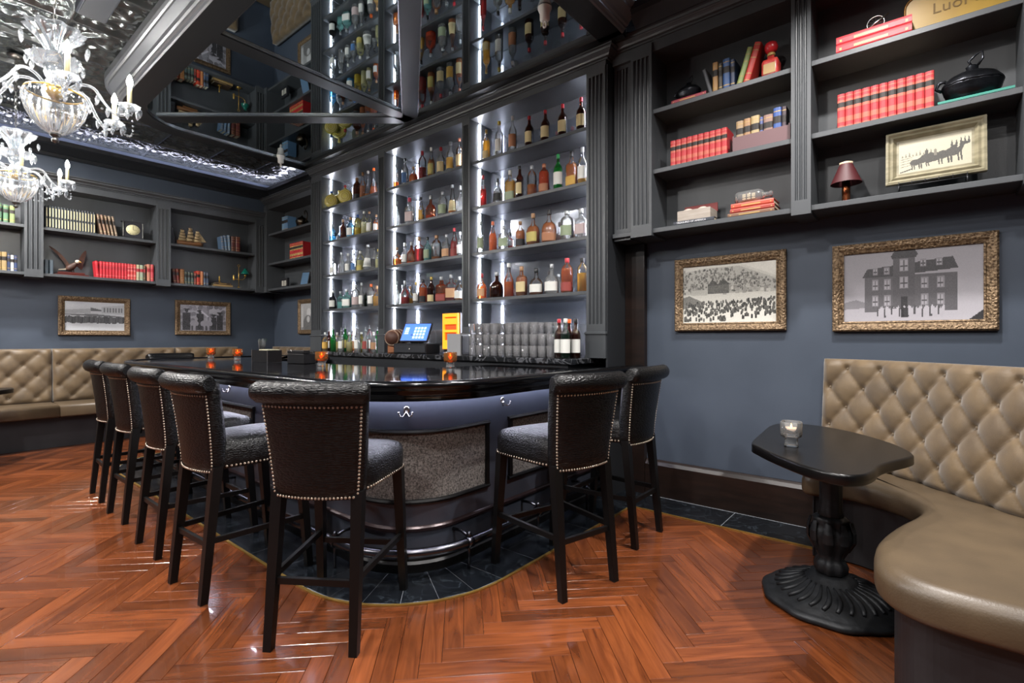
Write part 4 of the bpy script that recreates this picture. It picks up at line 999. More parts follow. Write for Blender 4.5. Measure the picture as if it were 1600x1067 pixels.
# bay beyond the first visible pilaster
g = 'books in the end bay of the far bookcase'
cols = [('2b3d4f', 0.26), ('2f4254', 0.25), ('4a4c4c', 0.24), ('3c4f4b', 0.21), ('3e5a45', 0.21), ('44664a', 0.20), ('6c7a4e', 0.2)]
y = 0.39
for k, (c, h) in enumerate(cols):
    ln = 0.20 if k < 3 else 0.0
    book((-7.96, y, ZL1), PI / 2, 0.042, h, 0.13, c, 3, '%s book on upper shelf of far bookcase end bay, %s from its pilaster' % (['navy', 'slate blue', 'grey', 'grey green', 'dark green', 'leaf green', 'olive'][k], ORD[6 - k]), g, ln); y += 0.11 if k == 2 else 0.052
y = 0.52
for k, (c, h, nm) in enumerate([('17171a', 0.23, 'black and gilt'), ('1b1a17', 0.23, 'black banded'), ('3a2c1c', 0.22, 'dark brown'), ('7d6a44', 0.21, 'tan gilt'), ('8a7650', 0.21, 'ochre'), ('23304f', 0.19, 'navy'), ('c7c8c4', 0.18, 'white'), ('27365c', 0.18, 'blue')]):
    book((-7.96, y, ZL0), PI / 2, 0.042 if k < 5 else 0.026, h, 0.13, c, 4 if k < 2 else 3, '%s book on lower shelf of far bookcase end bay' % nm, g); y += 0.044 if k < 5 else 0.028
# middle bay
y = 1.055
for k in range(17):
    book((-7.95, y, ZL1), PI / 2, 0.0262, 0.262, 0.15, '22282c', 5, 'slim black volume with pale gilt spine in the long matching set', 'black gilt set on the far bookcase', gilt=mat('pale_gilt', 'b9ae88', 0.5)); y += 0.0272
y += 0.045
for k in range(5):
    book((-7.95, y + 0.006, ZL1), PI / 2, 0.022, 0.25, 0.14, ['7d6654', '866a58', '7a6450', '83705e', '7b6a5a'][k], 3, 'rose brown book leaning against the black gilt set', 'leaning rose brown books', -0.17, gilt=mat('pale_gilt', 'b9ae88', 0.5)); y += 0.037
for k in range(2): book((-7.96, 1.05 + 0.042 * k, ZL0), PI / 2, 0.036, 0.165, 0.12, '4a565f', 0, 'plain grey blue book beside the bald eagle statuette', 'grey blue pair by the eagle')
y = y_at(145, -7.96) + 0.035
for k in range(13):
    book((-7.95, y, ZL0), PI / 2, 0.030, 0.205, 0.14, 'b3202c' if k < 11 else 'b8342f', 2 if k > 9 else 3, 'bright red cloth book in the row beside the eagle statuette', 'red books beside the eagle', -0.08 if k == 0 else 0.0, gilt=mat('rosy_gilt', 'd0706a', 0.5), titl=mat('red_title', '9a1f2a', 0.5)); y += 0.0315
for k, (c, nm) in enumerate([('a7a184', 'cream and green'), ('8c9a85', 'sage and cream'), ('4c4030', 'dark brown'), ('b5735f', 'salmon and dark red'), ('b8434a', 'rose red')]):
    book((-7.95, y, ZL0), PI / 2, 0.036 if k != 2 else 0.024, 0.205 if k < 3 else 0.225, 0.14, c, 3, '%s book following the red books near the eagle' % nm, None, gilt=GILT, titl=mat('red_title', '9a1f2a', 0.5)); y += 0.039
# bay nearest the corner
y = y_at(346, -7.96)
for k, (c, nm, w, h, ln) in enumerate([('4a6078', 'pale blue grey', 0.036, 0.20, -0.10), ('56708a', 'powder blue', 0.036, 0.215, -0.10), ('6b8298', 'light blue', 0.034, 0.23, -0.06), ('4d2422', 'dark oxblood', 0.055, 0.225, 0), ('5a2522', 'oxblood', 0.06, 0.228, 0)]):
    book((-7.96, y + 0.01, ZL1), PI / 2, w, h, 0.14, c, 1, '%s book on the shelf beside the model ship' % nm, None, ln); y += w + 0.008
y = y_at(270, -7.96)
for k, (c, nm, w, h, ln) in enumerate([('4d1418', 'dark maroon', 0.04, 0.20, -0.10), ('7a2b20', 'rust red', 0.03, 0.205, -0.07), ('8c4a2c', 'copper gilt-banded', 0.052, 0.205, 0), ('3d4a48', 'slate green', 0.036, 0.175, 0), ('3a4846', 'dark slate green', 0.036, 0.172, 0), ('415049', 'moss grey', 0.036, 0.17, 0), ('7b3430', 'brick red', 0.026, 0.17, 0), ('a8301f', 'scarlet', 0.045, 0.20, 0), ('b0563a', 'orange gilt-banded', 0.036, 0.198, 0), ('46536a', 'steel blue', 0.03, 0.19, 0), ('3a465c', 'dusk blue', 0.034, 0.188, 0)]):
    book((-7.96, y + 0.01, ZL0), PI / 2, w, h, 0.13, c, 4 if 'banded' in nm else 3, '%s book on the shelf below the model ship' % nm, None, ln); y += w + 0.004
def flat_book(loc, rz, L_, D_, T_, col, label, text=None, tcol='d8c9a0', tsize=None, group=None, band=True):
    r = thing('flat_book', label, 'book', loc, rz, group)
    c = 0.003; sp = [(0.004, T_), (0.0, T_ * 0.75), (0.0, T_ * 0.25), (0.004, 0)]
    m = MB(); sec = sp + [(D_, 0), (D_, c), (0.008, c), (0.008, T_ - c), (D_, T_ - c), (D_, T_)]
    n = len(sec); m.add([(0, a, b) for a, b in sec] + [(L_, a, b) for a, b in sec], [tuple(range(n)), tuple(range(n, 2 * n))[::-1]] + [(i, (i + 1) % n, n + (i + 1) % n, n + i) for i in range(n)])
    part('cover', m, mat('cover_' + col, col, 0.45), r)
    part('pages', MB().box(0.004, 0.009, c, L_ - 0.004, D_ - 0.005, T_ - c), PAGE, r)
    if text:
        t = text_mesh(text, tsize or T_ * 0.55); part('lettering', t, mat('letter_' + tcol, tcol, 0.5), r, loc=(L_ * 0.08, -0.0008, T_ * 0.3), rot=(PI / 2, 0, 0))
    elif band:
        b = MB(); 
        for x0, x1 in ((0.05, 0.08), (0.25, 0.7), (0.92, 0.95)): b.box(L_ * x0, -0.0006, T_ * 0.35, L_ * x1, 0.0, T_ * 0.6)
        part('gilt_title', b, GILT, r)
    return r
def text_mesh(s, size, extr=0.0006, sx=1.0):
    c = bpy.data.curves.new('txt', 'FONT'); c.body = s; c.size = size; c.extrude = extr; c.resolution_u = 3
    o = bpy.data.objects.new('txt', c); COL.objects.link(o); dg = bpy.context.evaluated_depsgraph_get()
    me = bpy.data.meshes.new_from_object(o.evaluated_get(dg)); bpy.data.objects.remove(o)
    if sx != 1.0:
        for v in me.vertices: v.co.x *= sx
    me.materials.clear(); return me
yf_ = y_at(333, -7.99)
flat_book((-7.99, yf_, ZL0), PI / 2, 0.27, 0.17, 0.035, '8f7449', 'tan book lying flat, lower of the pair under the brass figurine')
flat_book((-7.99, yf_ + 0.02, ZL0 + 0.036), PI / 2, 0.23, 0.15, 0.028, '3b2c1e', 'dark brown book lying flat, upper of the pair under the brass figurine')

# corner case: books and frames
xc = x_at(440, 3.64)
for k, c in enumerate(['7fa3bd', '6f93b3', '5f86ab']):
    book((xc + 0.06 * k, 3.64, 2.87), 0, 0.055, 0.225, 0.14, c, 3, ['pale sky blue', 'light blue', 'medium blue'][k] + ' book on top shelf of the corner bookcase', None)
xr = x_at(452, 3.62)
book((xr - 0.04, 3.64, 2.42), 0, 0.035, 0.21, 0.14, 'b7a58a', 0, 'cream book beside the red boxed books in corner bookcase', None)
for k in range(8): book((xr + 0.048 * k, 3.62, 2.42), 0, 0.046, 0.235, 0.15, 'a81f24', 2, 'red gilt-lettered volume in the set on the corner bookcase', 'red set in the corner bookcase')

# right case
ZR0, ZR1, ZR2 = 2.081, 2.524, 2.974
YB = 3.62
for k in range(10):
    book((x_at(1047, YB) + 0.0405 * k, YB, ZR1), 0, 0.0395, 0.195, 0.16, 'a5252c', 2, 'red volume with gilt tooling and black title band, in ten-volume set', 'ten red volumes on the middle shelf', gilt=mat('warm_gilt_red', 'ab5644', 0.45))
for k in range(11):
    book((x_at(1308, YB) + 0.0413 * k, YB, ZR1), 0, 0.0402, 0.215, 0.16, 'a5252c', 2, 'red volume with gilt tooling and black title band, in eleven-volume set', 'eleven red volumes by the tureen', gilt=mat('warm_gilt_red', 'ab5644', 0.45))
x = x_at(1113, YB)
for k, (c, nm, w, h, ln) in enumerate([('a07a4a', 'tan', 0.036, 0.22, 0), ('3a332a', 'black and cream', 0.028, 0.20, 0), ('2f4f80', 'bright blue', 0.046, 0.22, 0.0), ('1d2c4c', 'dark navy', 0.03, 0.20, 0)]):
    book((x, YB, ZR2), 0, w, h, 0.14, c, 3, '%s book upright beside the black lidded tureen' % nm, None, ln); x += w + 0.003
book((x - 0.172, YB, ZR2), 0, 0.024, 0.20, 0.13, '4a4c50', 0, 'grey book leaning beside the small black tureen', None, -0.26)
book((x + 0.004, YB, ZR2), 0, 0.036, 0.25, 0.14, '7d8f52', 1, 'green book leaning towards the red decanter', None, 0.30)
book((x + 0.046, YB, ZR2), 0, 0.042, 0.265, 0.14, 'b5352c', 1, 'tall red book leaning towards the red decanter', None, 0.30)
flat_book((x_at(1048, 3.58), 3.59, ZR2), 0, 0.25, 0.16, 0.028, '8a3440', 'rose red book lying flat under the small black tureen')
# slotted holder with seven old books
xh = x_at(1147, 3.60)
hd = thing('book_holder', 'mauve wooden book trough holding old small books', 'book holder', (xh, 3.60, ZR1))
part('trough', MB().box(0, 0, 0, 0.33, 0.008, 0.10).box(0, 0.008, 0, 0.33, 0.13, 0.008).box(0, 0.122, 0.008, 0.33, 0.13, 0.10), mat('mauve_wood', '5d4144', 0.5), hd)
part('end_panel', MB().box(-0.01, 0, 0, 0, 0.13, 0.11), MATS['mauve_wood'], hd); part('end_panel', MB().box(0.33, 0, 0, 0.34, 0.13, 0.11), MATS['mauve_wood'], hd)
xx = 0.008
for k, (c, nm, w, h) in enumerate([('8a7458', 'tan', 0.05, 0.20), ('8c6a48', 'light brown', 0.045, 0.205), ('9a8862', 'cream gilt', 0.055, 0.21), ('4b5480', 'violet blue', 0.022, 0.19), ('7e6258', 'dusty rose', 0.06, 0.195), ('2d4a86', 'royal blue', 0.05, 0.225), ('3a2c34', 'plum', 0.03, 0.22)]):
    book((xh + xx, 3.612, ZR1 + 0.009), 0, w * 0.95, h, 0.10, c, 3, '%s book standing in the mauve book trough' % nm, None); xx += w * 0.95 + 0.002
# bottom shelf: box and flat books, ship in a bottle
xb = x_at(1052, 3.585)
flat_book((xb, 3.585, ZR0), 0, 0.29, 0.19, 0.026, '2b2f38', 'dark book titled Treasures of America lying flat under the wooden box', 'TREASURES OF AMERICA', 'd9d9dc', 0.019)
bx = thing('curio_box', 'pale wooden box with open red lining on the Treasures book', 'box', (xb + 0.025, 3.60, ZR0 + 0.027))
part('body', MB().box(0, 0, 0, 0.235, 0.15, 0.075, ch=0.003), noise_mat('pale_wood_box', '8f857a', 'a39a90', 6, 0.6, stretch=(1, 1, 10)), bx)
part('lid', MB().box(0, 0.145, 0.070, 0.24, 0.155, 0.135, ch=0.002), mat('red_lining', '5c1714', 0.6), bx)
for k, xo in enumerate((0.06, 0.165)): part('dome', MB().lathe([(0.038, 0), (0.034, 0.012), (0.02, 0.02), (0.001, 0.023)], 16, c=(xo, 0.06, 0.074)), mat('pale_dome', 'a89c90', 0.5), bx)
xs_ = x_at(1140, 3.585)
flat_book((xs_ - 0.015, 3.59, ZR0), 0, 0.29, 0.18, 0.026, '6a4a36', 'brown book lowest of the three under the ship in a bottle')
flat_book((xs_, 3.595, ZR0 + 0.027), 0, 0.275, 0.18, 0.03, '8f2f22', 'dark red book in the middle under the ship in a bottle')
flat_book((xs_ + 0.004, 3.60, ZR0 + 0.058), 0, 0.265, 0.17, 0.034, 'b0402b', 'orange red lettered book topmost under the ship in a bottle')
sb = thing('ship_in_bottle', 'clear glass bottle on its side holding a small model ship', 'ship in bottle', (xs_ + 0.012, 3.68, ZR0 + 0.093 + 0.048))
bt = MB().lathe([(0.001, 0), (0.040, 0.004), (0.047, 0.018), (0.047, 0.15), (0.035, 0.175), (0.018, 0.185), (0.016, 0.215), (0.021, 0.217), (0.021, 0.232), (0.001, 0.233)], 20); bt.xf(lambda p: (p[2], p[0], p[1]))
part('glass', bt, M_GLASS, sb)
hl = MB().rings([[(0.03, -0.012, -0.022), (0.03, 0.012, -0.022), (0.03, 0.012, -0.028), (0.03, -0.012, -0.028)], [(0.09, -0.016, -0.018), (0.09, 0.016, -0.018), (0.09, 0.008, -0.034), (0.09, -0.008, -0.034)], [(0.14, -0.003, -0.014), (0.14, 0.003, -0.014), (0.14, 0.002, -0.022), (0.14, -0.002, -0.022)]], smooth=False)
part('hull', hl, mat('ship_wood', '7a5230', 0.5), sb)
sl = MB()
for xq in (0.055, 0.085, 0.115):
    sl.box(xq - 0.001, -0.001, -0.02, xq + 0.001, 0.001, 0.028)
    for zq in (-0.012, 0.004, 0.016): sl.box(xq - 0.010, -0.002, zq, xq + 0.012, 0.0, zq + 0.010)
part('sails', sl, mat('ship_sail', 'b8a888', 0.7), sb)
# second right bay
xr = x_at(1306, 3.585)
flat_book((xr, 3.59, ZR2), 0, 0.36, 0.2, 0.052, 'a3131f', 'big red book lying flat, lower of the pair under the wheel ornament')
flat_book((xr, 3.60, ZR2 + 0.053), 0, 0.36, 0.2, 0.052, 'b01522', 'big red book lying flat, upper of the pair under the wheel ornament')
wo = thing('wheel_ornament', 'small silver spoked wheel cannon ornament on the big red books', 'ornament', (xr + 0.19, 3.67, ZR2 + 0.106 + 0.045))
part('wheel', MB().tube([(0.042 * math.cos(t), 0, 0.042 * math.sin(t)) for t in [2 * PI * i / 24 for i in range(24)]], 0.003, 6, closed=True), mat('nickel', 'b9b6b4', 0.25, 1.0), wo)
sk = MB()
for i in range(6): t = PI * i / 6; sk.tube([(0.042 * math.cos(t), 0, 0.042 * math.sin(t)), (-0.042 * math.cos(t), 0, -0.042 * math.sin(t))], 0.0014, 5)
part('spokes', sk, MATS['nickel'], wo)
part('barrel', MB().tube([(-0.052, -0.006, -0.036), (0.0, -0.006, 0.0), (0.062, -0.006, 0.034)], [0.006, 0.006, 0.004], 8), MATS['nickel'], wo)
ys_ = thing('yellow_tin', 'mustard yellow rounded tin tray sign leaning on the top shelf', 'tin sign', (x_at(1414, 3.70), 3.70, ZR2)); 
def rrect(w, h, r, n=5):
    o = []
    for cx, cy, a0 in ((w - r, r, -PI / 2), (w - r, h - r, 0), (r, h - r, PI / 2), (r, r, PI)): o += [(cx + r * math.cos(a0 + PI / 2 * i / n), cy + r * math.sin(a0 + PI / 2 * i / n)) for i in range(n + 1)]
    return o
def upright(mb): return mb.xf(lambda p: (p[0], -p[2], p[1]))
part('plate', upright(MB().prism(rrect(0.52, 0.24, 0.06), 0, 0.006)), noise_mat('mustard_enamel', '94721a', 'ac8822', 3, 0.4), ys_)
part('rim', upright(MB().tube([(x, y, 0.006) for x, y in rrect(0.52, 0.24, 0.06)], 0.006, 6, closed=True)), mat('tin_rim', '6b4a1c', 0.4, 0.6), ys_)
part('lettering', text_mesh('LuoMilci', 0.085), mat('tin_letter', '6d5212', 0.6), ys_, loc=(0.12, -0.0075, 0.11), rot=(PI / 2, 0, 0))
def tureen(loc, s, label, rz=0):
    t = thing('lidded_tureen', label, 'tureen', loc, rz)
    m = noise_mat('blackened_silver', '1c1d20', '33353a', 12, 0.3, 0.85, bump=0.2, bscale=40)
    part('body', MB().lathe([(0.06 * s, 0), (0.085 * s, 0.012 * s), (0.10 * s, 0.045 * s), (0.105 * s, 0.065 * s), (0.108 * s, 0.07 * s)], 28, dy=0.7, ripple=(14, 0.015)), m, t)
    part('lid', MB().lathe([(0.108 * s, 0.07 * s), (0.104 * s, 0.082 * s), (0.08 * s, 0.11 * s), (0.04 * s, 0.128 * s), (0.02 * s, 0.132 * s), (0.022 * s, 0.15 * s), (0.012 * s, 0.158 * s)], 28, dy=0.7), m, t)
    part('handle', MB().tube([(0.0, 0, 0.15 * s), (-0.012 * s, 0, 0.175 * s), (0.012 * s, 0, 0.20 * s), (0.034 * s, 0, 0.212 * s), (0.036 * s, 0, 0.18 * s), (0.02 * s, 0, 0.155 * s)], 0.005 * s, 6), m, t)
    part('side_scroll', MB().tube([(-0.105 * s, 0, 0.06 * s), (-0.125 * s, 0, 0.075 * s), (-0.115 * s, 0, 0.10 * s), (-0.095 * s, 0, 0.105 * s), (-0.085 * s, 0, 0.09 * s)], 0.007 * s, 6), m, t)
tureen((x_at(1076, 3.67), 3.67, ZR2 + 0.029), 0.84, 'small black lidded tureen on a rose red book')
gp = flat_book((x_at(1465, 3.585), 3.585, ZR1), 0, 0.30, 0.2, 0.018, '2f7a6c', 'thin green slab book lying flat under the large black tureen', band=False)
tureen((x_at(1519, 3.68), 3.68, ZR1 + 0.019), 1.22, 'large black lidded tureen on a thin green slab', 0.2)
rd = thing('red_decanter', 'squat red decanter with round ball stopper on the top shelf', 'decanter', (x_at(1205, 3.66), 3.66, ZR2))
part('body', MB().lathe([(0.05, 0), (0.052, 0.006), (0.052, 0.10), (0.045, 0.118), (0.022, 0.128), (0.020, 0.15)], 24, sq=0.8), noise_mat('red_glaze', '8f2420', 'b8403a', 20, 0.3), rd)
part('collar', MB().lathe([(0.024, 0.15), (0.026, 0.16), (0.022, 0.172)], 16), GILT, rd)
part('stopper', MB().lathe([(0.02, 0.170), (0.036, 0.186), (0.042, 0.21), (0.036, 0.234), (0.018, 0.248), (0.001, 0.251)], 20), mat('red_ball', 'c22a30', 0.25, coat=0.3), rd)
part('front_label', MB().box(-0.036, -0.0545, 0.02, 0.036, -0.0525, 0.085), mat('aged_label', 'a88a5c', 0.6), rd)
lm_ = thing('shelf_lamp', 'small table lamp with dark red tapered shade and copper stem', 'lamp', (x_at(1322, 3.66), 3.66, ZR0))
part('base', MB().lathe([(0.030, 0), (0.030, 0.006), (0.024, 0.010)], 20), mat('copper', '9a5a3a', 0.25, 1.0), lm_)
part('stem', MB().lathe([(0.022, 0.009), (0.022, 0.14), (0.006, 0.145), (0.006, 0.185)], 20), MATS['copper'], lm_)
part('shade', MB().lathe([(0.082, 0.118), (0.081, 0.122), (0.036, 0.232), (0.034, 0.236), (0.032, 0.232), (0.077, 0.122)], 28, caps=False), mat('oxblood_shade', '3c070d', 0.6), lm_)
part('top_gallery', MB().lathe([(0.034, 0.234), (0.036, 0.246), (0.030, 0.246), (0.028, 0.236)], 20, caps=False), mat('ivory_trim', 'b8a58a', 0.5), lm_)
fr_ = frame('cream wooden framed etching of a horse-drawn sleigh on wire easel', (x_at(1384, 3.64), 3.645, ZR0 + 0.055), 0, 0.43, 0.305, paint_sleigh(), 0.06, 0.03,
      noise_mat('cream_distressed_wood', '6c6650', '8b846c', 14, 0.5, stretch=(1, 1, 3)), tint=(0.6, 0.6, 0.58), name='framed_etching', cat='framed picture',
      prof=[(0, 0), (0, 0.028), (0.012, 0.032), (0.022, 0.024), (0.034, 0.03), (0.042, 0.02), (0.050, 0.012), (0.06, 0.013), (0.06, 0)])
fr_.rotation_euler = (-0.10, 0, 0)
es = thing('wire_easel', 'black scrolled wire easel under the framed sleigh etching', 'easel', (x_at(1384, 3.62) + 0.03, 3.62, ZR0))
for x in (0.03, 0.32):
    em = MB().tube([(x, 0.13, 0.004), (x, 0.05, 0.045), (x, -0.01, 0.048), (x, -0.022, 0.035), (x, -0.025, 0.015), (x, -0.010, 0.006), (x, 0.004, 0.012), (x, 0.0, 0.022)], 0.004, 6)
    part('foot_scroll', em, M_IRON, es)
part('ledge_rail', MB().tube([(0.03, -0.022, 0.035), (0.32, -0.022, 0.035)], 0.003, 6).tube([(0.03, -0.022, 0.052), (0.32, -0.022, 0.052)], 0.003, 6), M_IRON, es)
sp_ = MB()
for k in range(6): x = 0.03 + 0.058 * k; sp_.tube([(x, -0.022, 0.034), (x, -0.022, 0.060)], 0.002, 5)
part('spindles', sp_, M_IRON, es)

# far-wall ornaments
ey = y_at(112, -8.04)
eg = thing('eagle_statuette', 'bald eagle statuette with raised wings on a red wooden plinth', 'statuette', (-8.04, ey, ZL0), PI / 2)
part('plinth', MB().box(-0.17, -0.04, 0, 0.16, 0.06, 0.02, ch=0.004).box(-0.13, -0.03, 0.02, 0.12, 0.05, 0.045, ch=0.004), mat('mahogany', '4a1a14', 0.3, coat=0.3), eg)
BR = noise_mat('eagle_brown', '2e1c14', '4a2e22', 30, 0.6)
eb = MB().tube(catmull([(-0.055, 0, 0.075), (-0.03, 0, 0.09), (0.0, 0, 0.115), (0.028, -0.005, 0.145), (0.04, -0.01, 0.165)], 4), [0.012, 0.018, 0.025, 0.03, 0.034, 0.036, 0.037, 0.037, 0.036, 0.034, 0.031, 0.028, 0.026, 0.024, 0.022, 0.020, 0.018], 12)
def wing(root, tip, sg, n=9):
    a, b = Vector(root), Vector(tip); out = []
    for i in range(n):
        t = i / (n - 1); p = a + (b - a) * t + Vector((0, 0, 0.03 * math.sin(t * PI)))
        ch_ = 0.075 * (1 - t) ** 0.6 + 0.012; back = Vector((-0.75 * sg, 0.2, -0.65)) * ch_ * (1.0 if i % 2 else 0.85)
        out.append((p, p + back))
    rs = [[tuple(p + Vector((0, -0.006, 0))), tuple(q + Vector((0, -0.002, 0))), tuple(q + Vector((0, 0.002, 0))), tuple(p + Vector((0, 0.006, 0)))] for p, q in out]
    eb.rings(rs, smooth=False)
wing((-0.015, 0.005, 0.135), (-0.20, 0.02, 0.345), 0.2); wing((0.045, 0.015, 0.135), (0.135, 0.03, 0.335), -0.9)
for x in (-0.008, 0.014): eb.tube([(x, 0, 0.09), (x + 0.004, 0, 0.06), (x + 0.012, -0.01, 0.046)], 0.006, 6)
part('body', eb, BR, eg)
part('head', MB().lathe([(0.001, -0.024), (0.016, -0.016), (0.023, 0), (0.020, 0.014), (0.010, 0.022), (0.001, 0.024)], 14, c=(0.052, -0.012, 0.180)), mat('eagle_white', 'c9bda8', 0.6), eg)
part('beak', MB().tube([(0.068, -0.018, 0.182), (0.082, -0.022, 0.178), (0.086, -0.023, 0.168)], [0.008, 0.005, 0.001], 6), mat('eagle_beak', 'c09a3a', 0.4), eg)
part('tail', MB().rings([[(-0.05, -0.012, 0.088), (-0.05, 0.012, 0.088), (-0.05, 0.012, 0.074), (-0.05, -0.012, 0.074)], [(-0.12, -0.03, 0.072), (-0.12, 0.03, 0.072), (-0.12, 0.03, 0.066), (-0.12, -0.03, 0.066)]], smooth=False), MATS['eagle_white'], eg)
ck = thing('mantel_clock', 'black square mantel clock with cream oval dial', 'clock', (-7.99, y_at(208, -7.99), ZL1), PI / 2)
part('case', MB().box(-0.115, 0, 0, 0.115, 0.08, 0.018, ch=0.003).box(-0.10, 0.004, 0.018, 0.10, 0.076, 0.215, ch=0.004).box(-0.115, 0, 0.215, 0.115, 0.08, 0.232, ch=0.003), mat('clock_black', '232327', 0.35), ck)
part('finial', MB().lathe([(0.012, 0.232), (0.006, 0.245), (0.003, 0.268)], 10, c=(0, 0.04, 0)), mat('antique_pewter', '6b6a66', 0.3, 0.9), ck)
for x in (-0.105, 0.105): part('column', MB().lathe([(0.007, 0.018), (0.006, 0.03), (0.006, 0.205), (0.008, 0.215)], 10, c=(x, -0.001, 0)), MATS['antique_pewter'], ck)
dl = upright(MB().lathe([(0.075, 0), (0.073, 0.004), (0.001, 0.004)], 32)); dl.xf(lambda p: (p[0], p[1] + 0.003, 0.118 + p[2] * 0.88))
dial = part('dial', dl, mat('cream_dial', 'cdc69a', 0.5), ck)
hm = MB().box(-0.002, -0.0035, 0.118, 0.002, -0.0015, 0.165).box(0, -0.0035, 0.1165, 0.038, -0.0015, 0.1195)
for k in range(12): a = 2 * PI * k / 12; hm.box(0.062 * math.sin(a) - 0.003, -0.0025, 0.118 + 0.055 * math.cos(a) - 0.003, 0.062 * math.sin(a) + 0.003, -0.0012, 0.118 + 0.055 * math.cos(a) + 0.003)
part('hands_and_marks', hm, TITL, dial)
tt = thing('trinket_tray', 'small flat pewter trinket tray beside the mantel clock', 'tray', (-7.99, y_at(180, -7.99), ZL1), PI / 2)
part('tray', MB().box(-0.07, 0, 0, 0.07, 0.06, 0.012, ch=0.003), MATS['antique_pewter'], tt)
# model ship
sh = thing('model_ship', 'three-masted wooden model sailing ship with cream sails', 'model ship', (-8.04, y_at(297, -8.04), ZL1), PI / 2)
SW = mat('ship_wood', '7a5230', 0.5)
hull = MB(); rs = []
for i in range(9):
    t = -1 + 2 * i / 8; w = 0.032 * (1 - abs(t) ** 2.5) + 0.002; zt = 0.062 + 0.016 * t * t; rs.append([(t * 0.165, -w, zt), (t * 0.165, w, zt), (t * 0.16, w * 0.5, 0.022), (t * 0.16, -w * 0.5, 0.022)])
part('hull', MB().rings(rs), SW, sh)
part('cradle', MB().box(-0.09, -0.008, 0, 0.09, 0.008, 0.022), SW, sh)
part('bowsprit', MB().tube([(0.15, 0, 0.07), (0.215, 0, 0.10)], 0.003, 6), SW, sh)
for mx, hh in ((-0.10, 0.245), (0.0, 0.285), (0.09, 0.25)):
    mm = part('mast', MB().tube([(mx, 0, 0.06), (mx, 0, hh)], 0.003, 6), SW, sh)
    for k in range(4):
        z0 = 0.075 + (hh - 0.09) * k / 4; w = 0.048 - 0.008 * k; hgt = (hh - 0.09) / 4 * 0.9; rr_ = []
        for j in range(4): q = j / 3; rr_.append([(mx - w, -0.004 - 0.02 * math.sin(q * PI), z0 + hgt * q), (mx + w, -0.004 - 0.02 * math.sin(q * PI), z0 + hgt * q), (mx + w, -0.002 - 0.02 * math.sin(q * PI), z0 + hgt * q), (mx - w, -0.002 - 0.02 * math.sin(q * PI), z0 + hgt * q)])
        part('sail', MB().rings(rr_), noise_mat('aged_sail', '9a8460', 'c4ae86', 12, 0.7), mm)
part('jib', MB().add([(0.10, -0.002, 0.24), (0.205, -0.002, 0.095), (0.12, -0.002, 0.085), (0.10, 0.002, 0.24), (0.205, 0.002, 0.095), (0.12, 0.002, 0.085)], [(0, 1, 2), (3, 5, 4), (0, 3, 4, 1), (1, 4, 5, 2), (2, 5, 3, 0)]), MATS['aged_sail'], sh)
dc = thing('glass_decanter', 'tall cut glass decanter beside the model ship', 'decanter', (-8.04, y_at(268.5, -8.04), ZL1))
part('body', MB().lathe([(0.04, 0), (0.042, 0.01), (0.036, 0.12), (0.024, 0.15), (0.018, 0.19), (0.024, 0.195)], 16, smooth=False), glass_mat('smoky_glass', (0.6, 0.62, 0.66)), dc)
part('stopper', MB().lathe([(0.012, 0.19), (0.02, 0.205), (0.024, 0.225), (0.012, 0.245), (0.001, 0.25)], 8, smooth=False), M_CRY, dc)
fg = thing('brass_figurine', 'small brass candlestick figurine on two flat books', 'figurine', (-8.06, yf_ + 0.11, ZL0 + 0.065))
part('base', MB().lathe([(0.028, 0), (0.028, 0.006), (0.012, 0.012)], 16), M_GOLD, fg)
part('stem', MB().lathe([(0.010, 0.011), (0.006, 0.03), (0.013, 0.045), (0.008, 0.07), (0.011, 0.085), (0.002, 0.105)], 12), M_GOLD, fg)
sl_ = thing('student_lamp', 'brass student lamp with green glass shade below the model ship', 'lamp', (-8.04, y_at(373, -8.04), ZL0), PI / 2)
part('base', MB().lathe([(0.04, 0), (0.04, 0.008), (0.015, 0.016), (0.010, 0.03)], 16), M_GOLD, sl_)
part('rod', MB().tube([(0, 0, 0.02), (0, 0, 0.33)], 0.005, 8), M_GOLD, sl_)
part('ring_top', MB().tube([(0.016 * math.cos(t), 0, 0.345 + 0.016 * math.sin(t)) for t in [2 * PI * i / 12 for i in range(12)]], 0.004, 6, closed=True), M_GOLD, sl_)
part('arm', MB().tube([(-0.07, 0, 0.135), (-0.03, 0, 0.14), (0, 0, 0.135), (0.06, 0, 0.14), (0.09, 0, 0.17), (0.095, 0, 0.20)], 0.005, 8), M_GOLD, sl_)
part('font', MB().lathe([(0.012, 0.12), (0.015, 0.13), (0.013, 0.19), (0.006, 0.20)], 12, c=(-0.07, 0, 0)), M_GOLD, sl_)
part('burner', MB().lathe([(0.01, 0.19), (0.018, 0.20), (0.012, 0.22)], 12, c=(0.095, 0, 0)), M_GOLD, sl_)
part('shade', MB().lathe([(0.062, 0.225), (0.06, 0.235), (0.045, 0.265), (0.025, 0.285), (0.022, 0.31), (0.020, 0.31), (0.022, 0.283), (0.042, 0.262), (0.058, 0.232)], 24, c=(0.095, 0, 0), caps=False), mat('green_glass_shade', '0f5a4c', 0.2, coat=0.4), sl_)
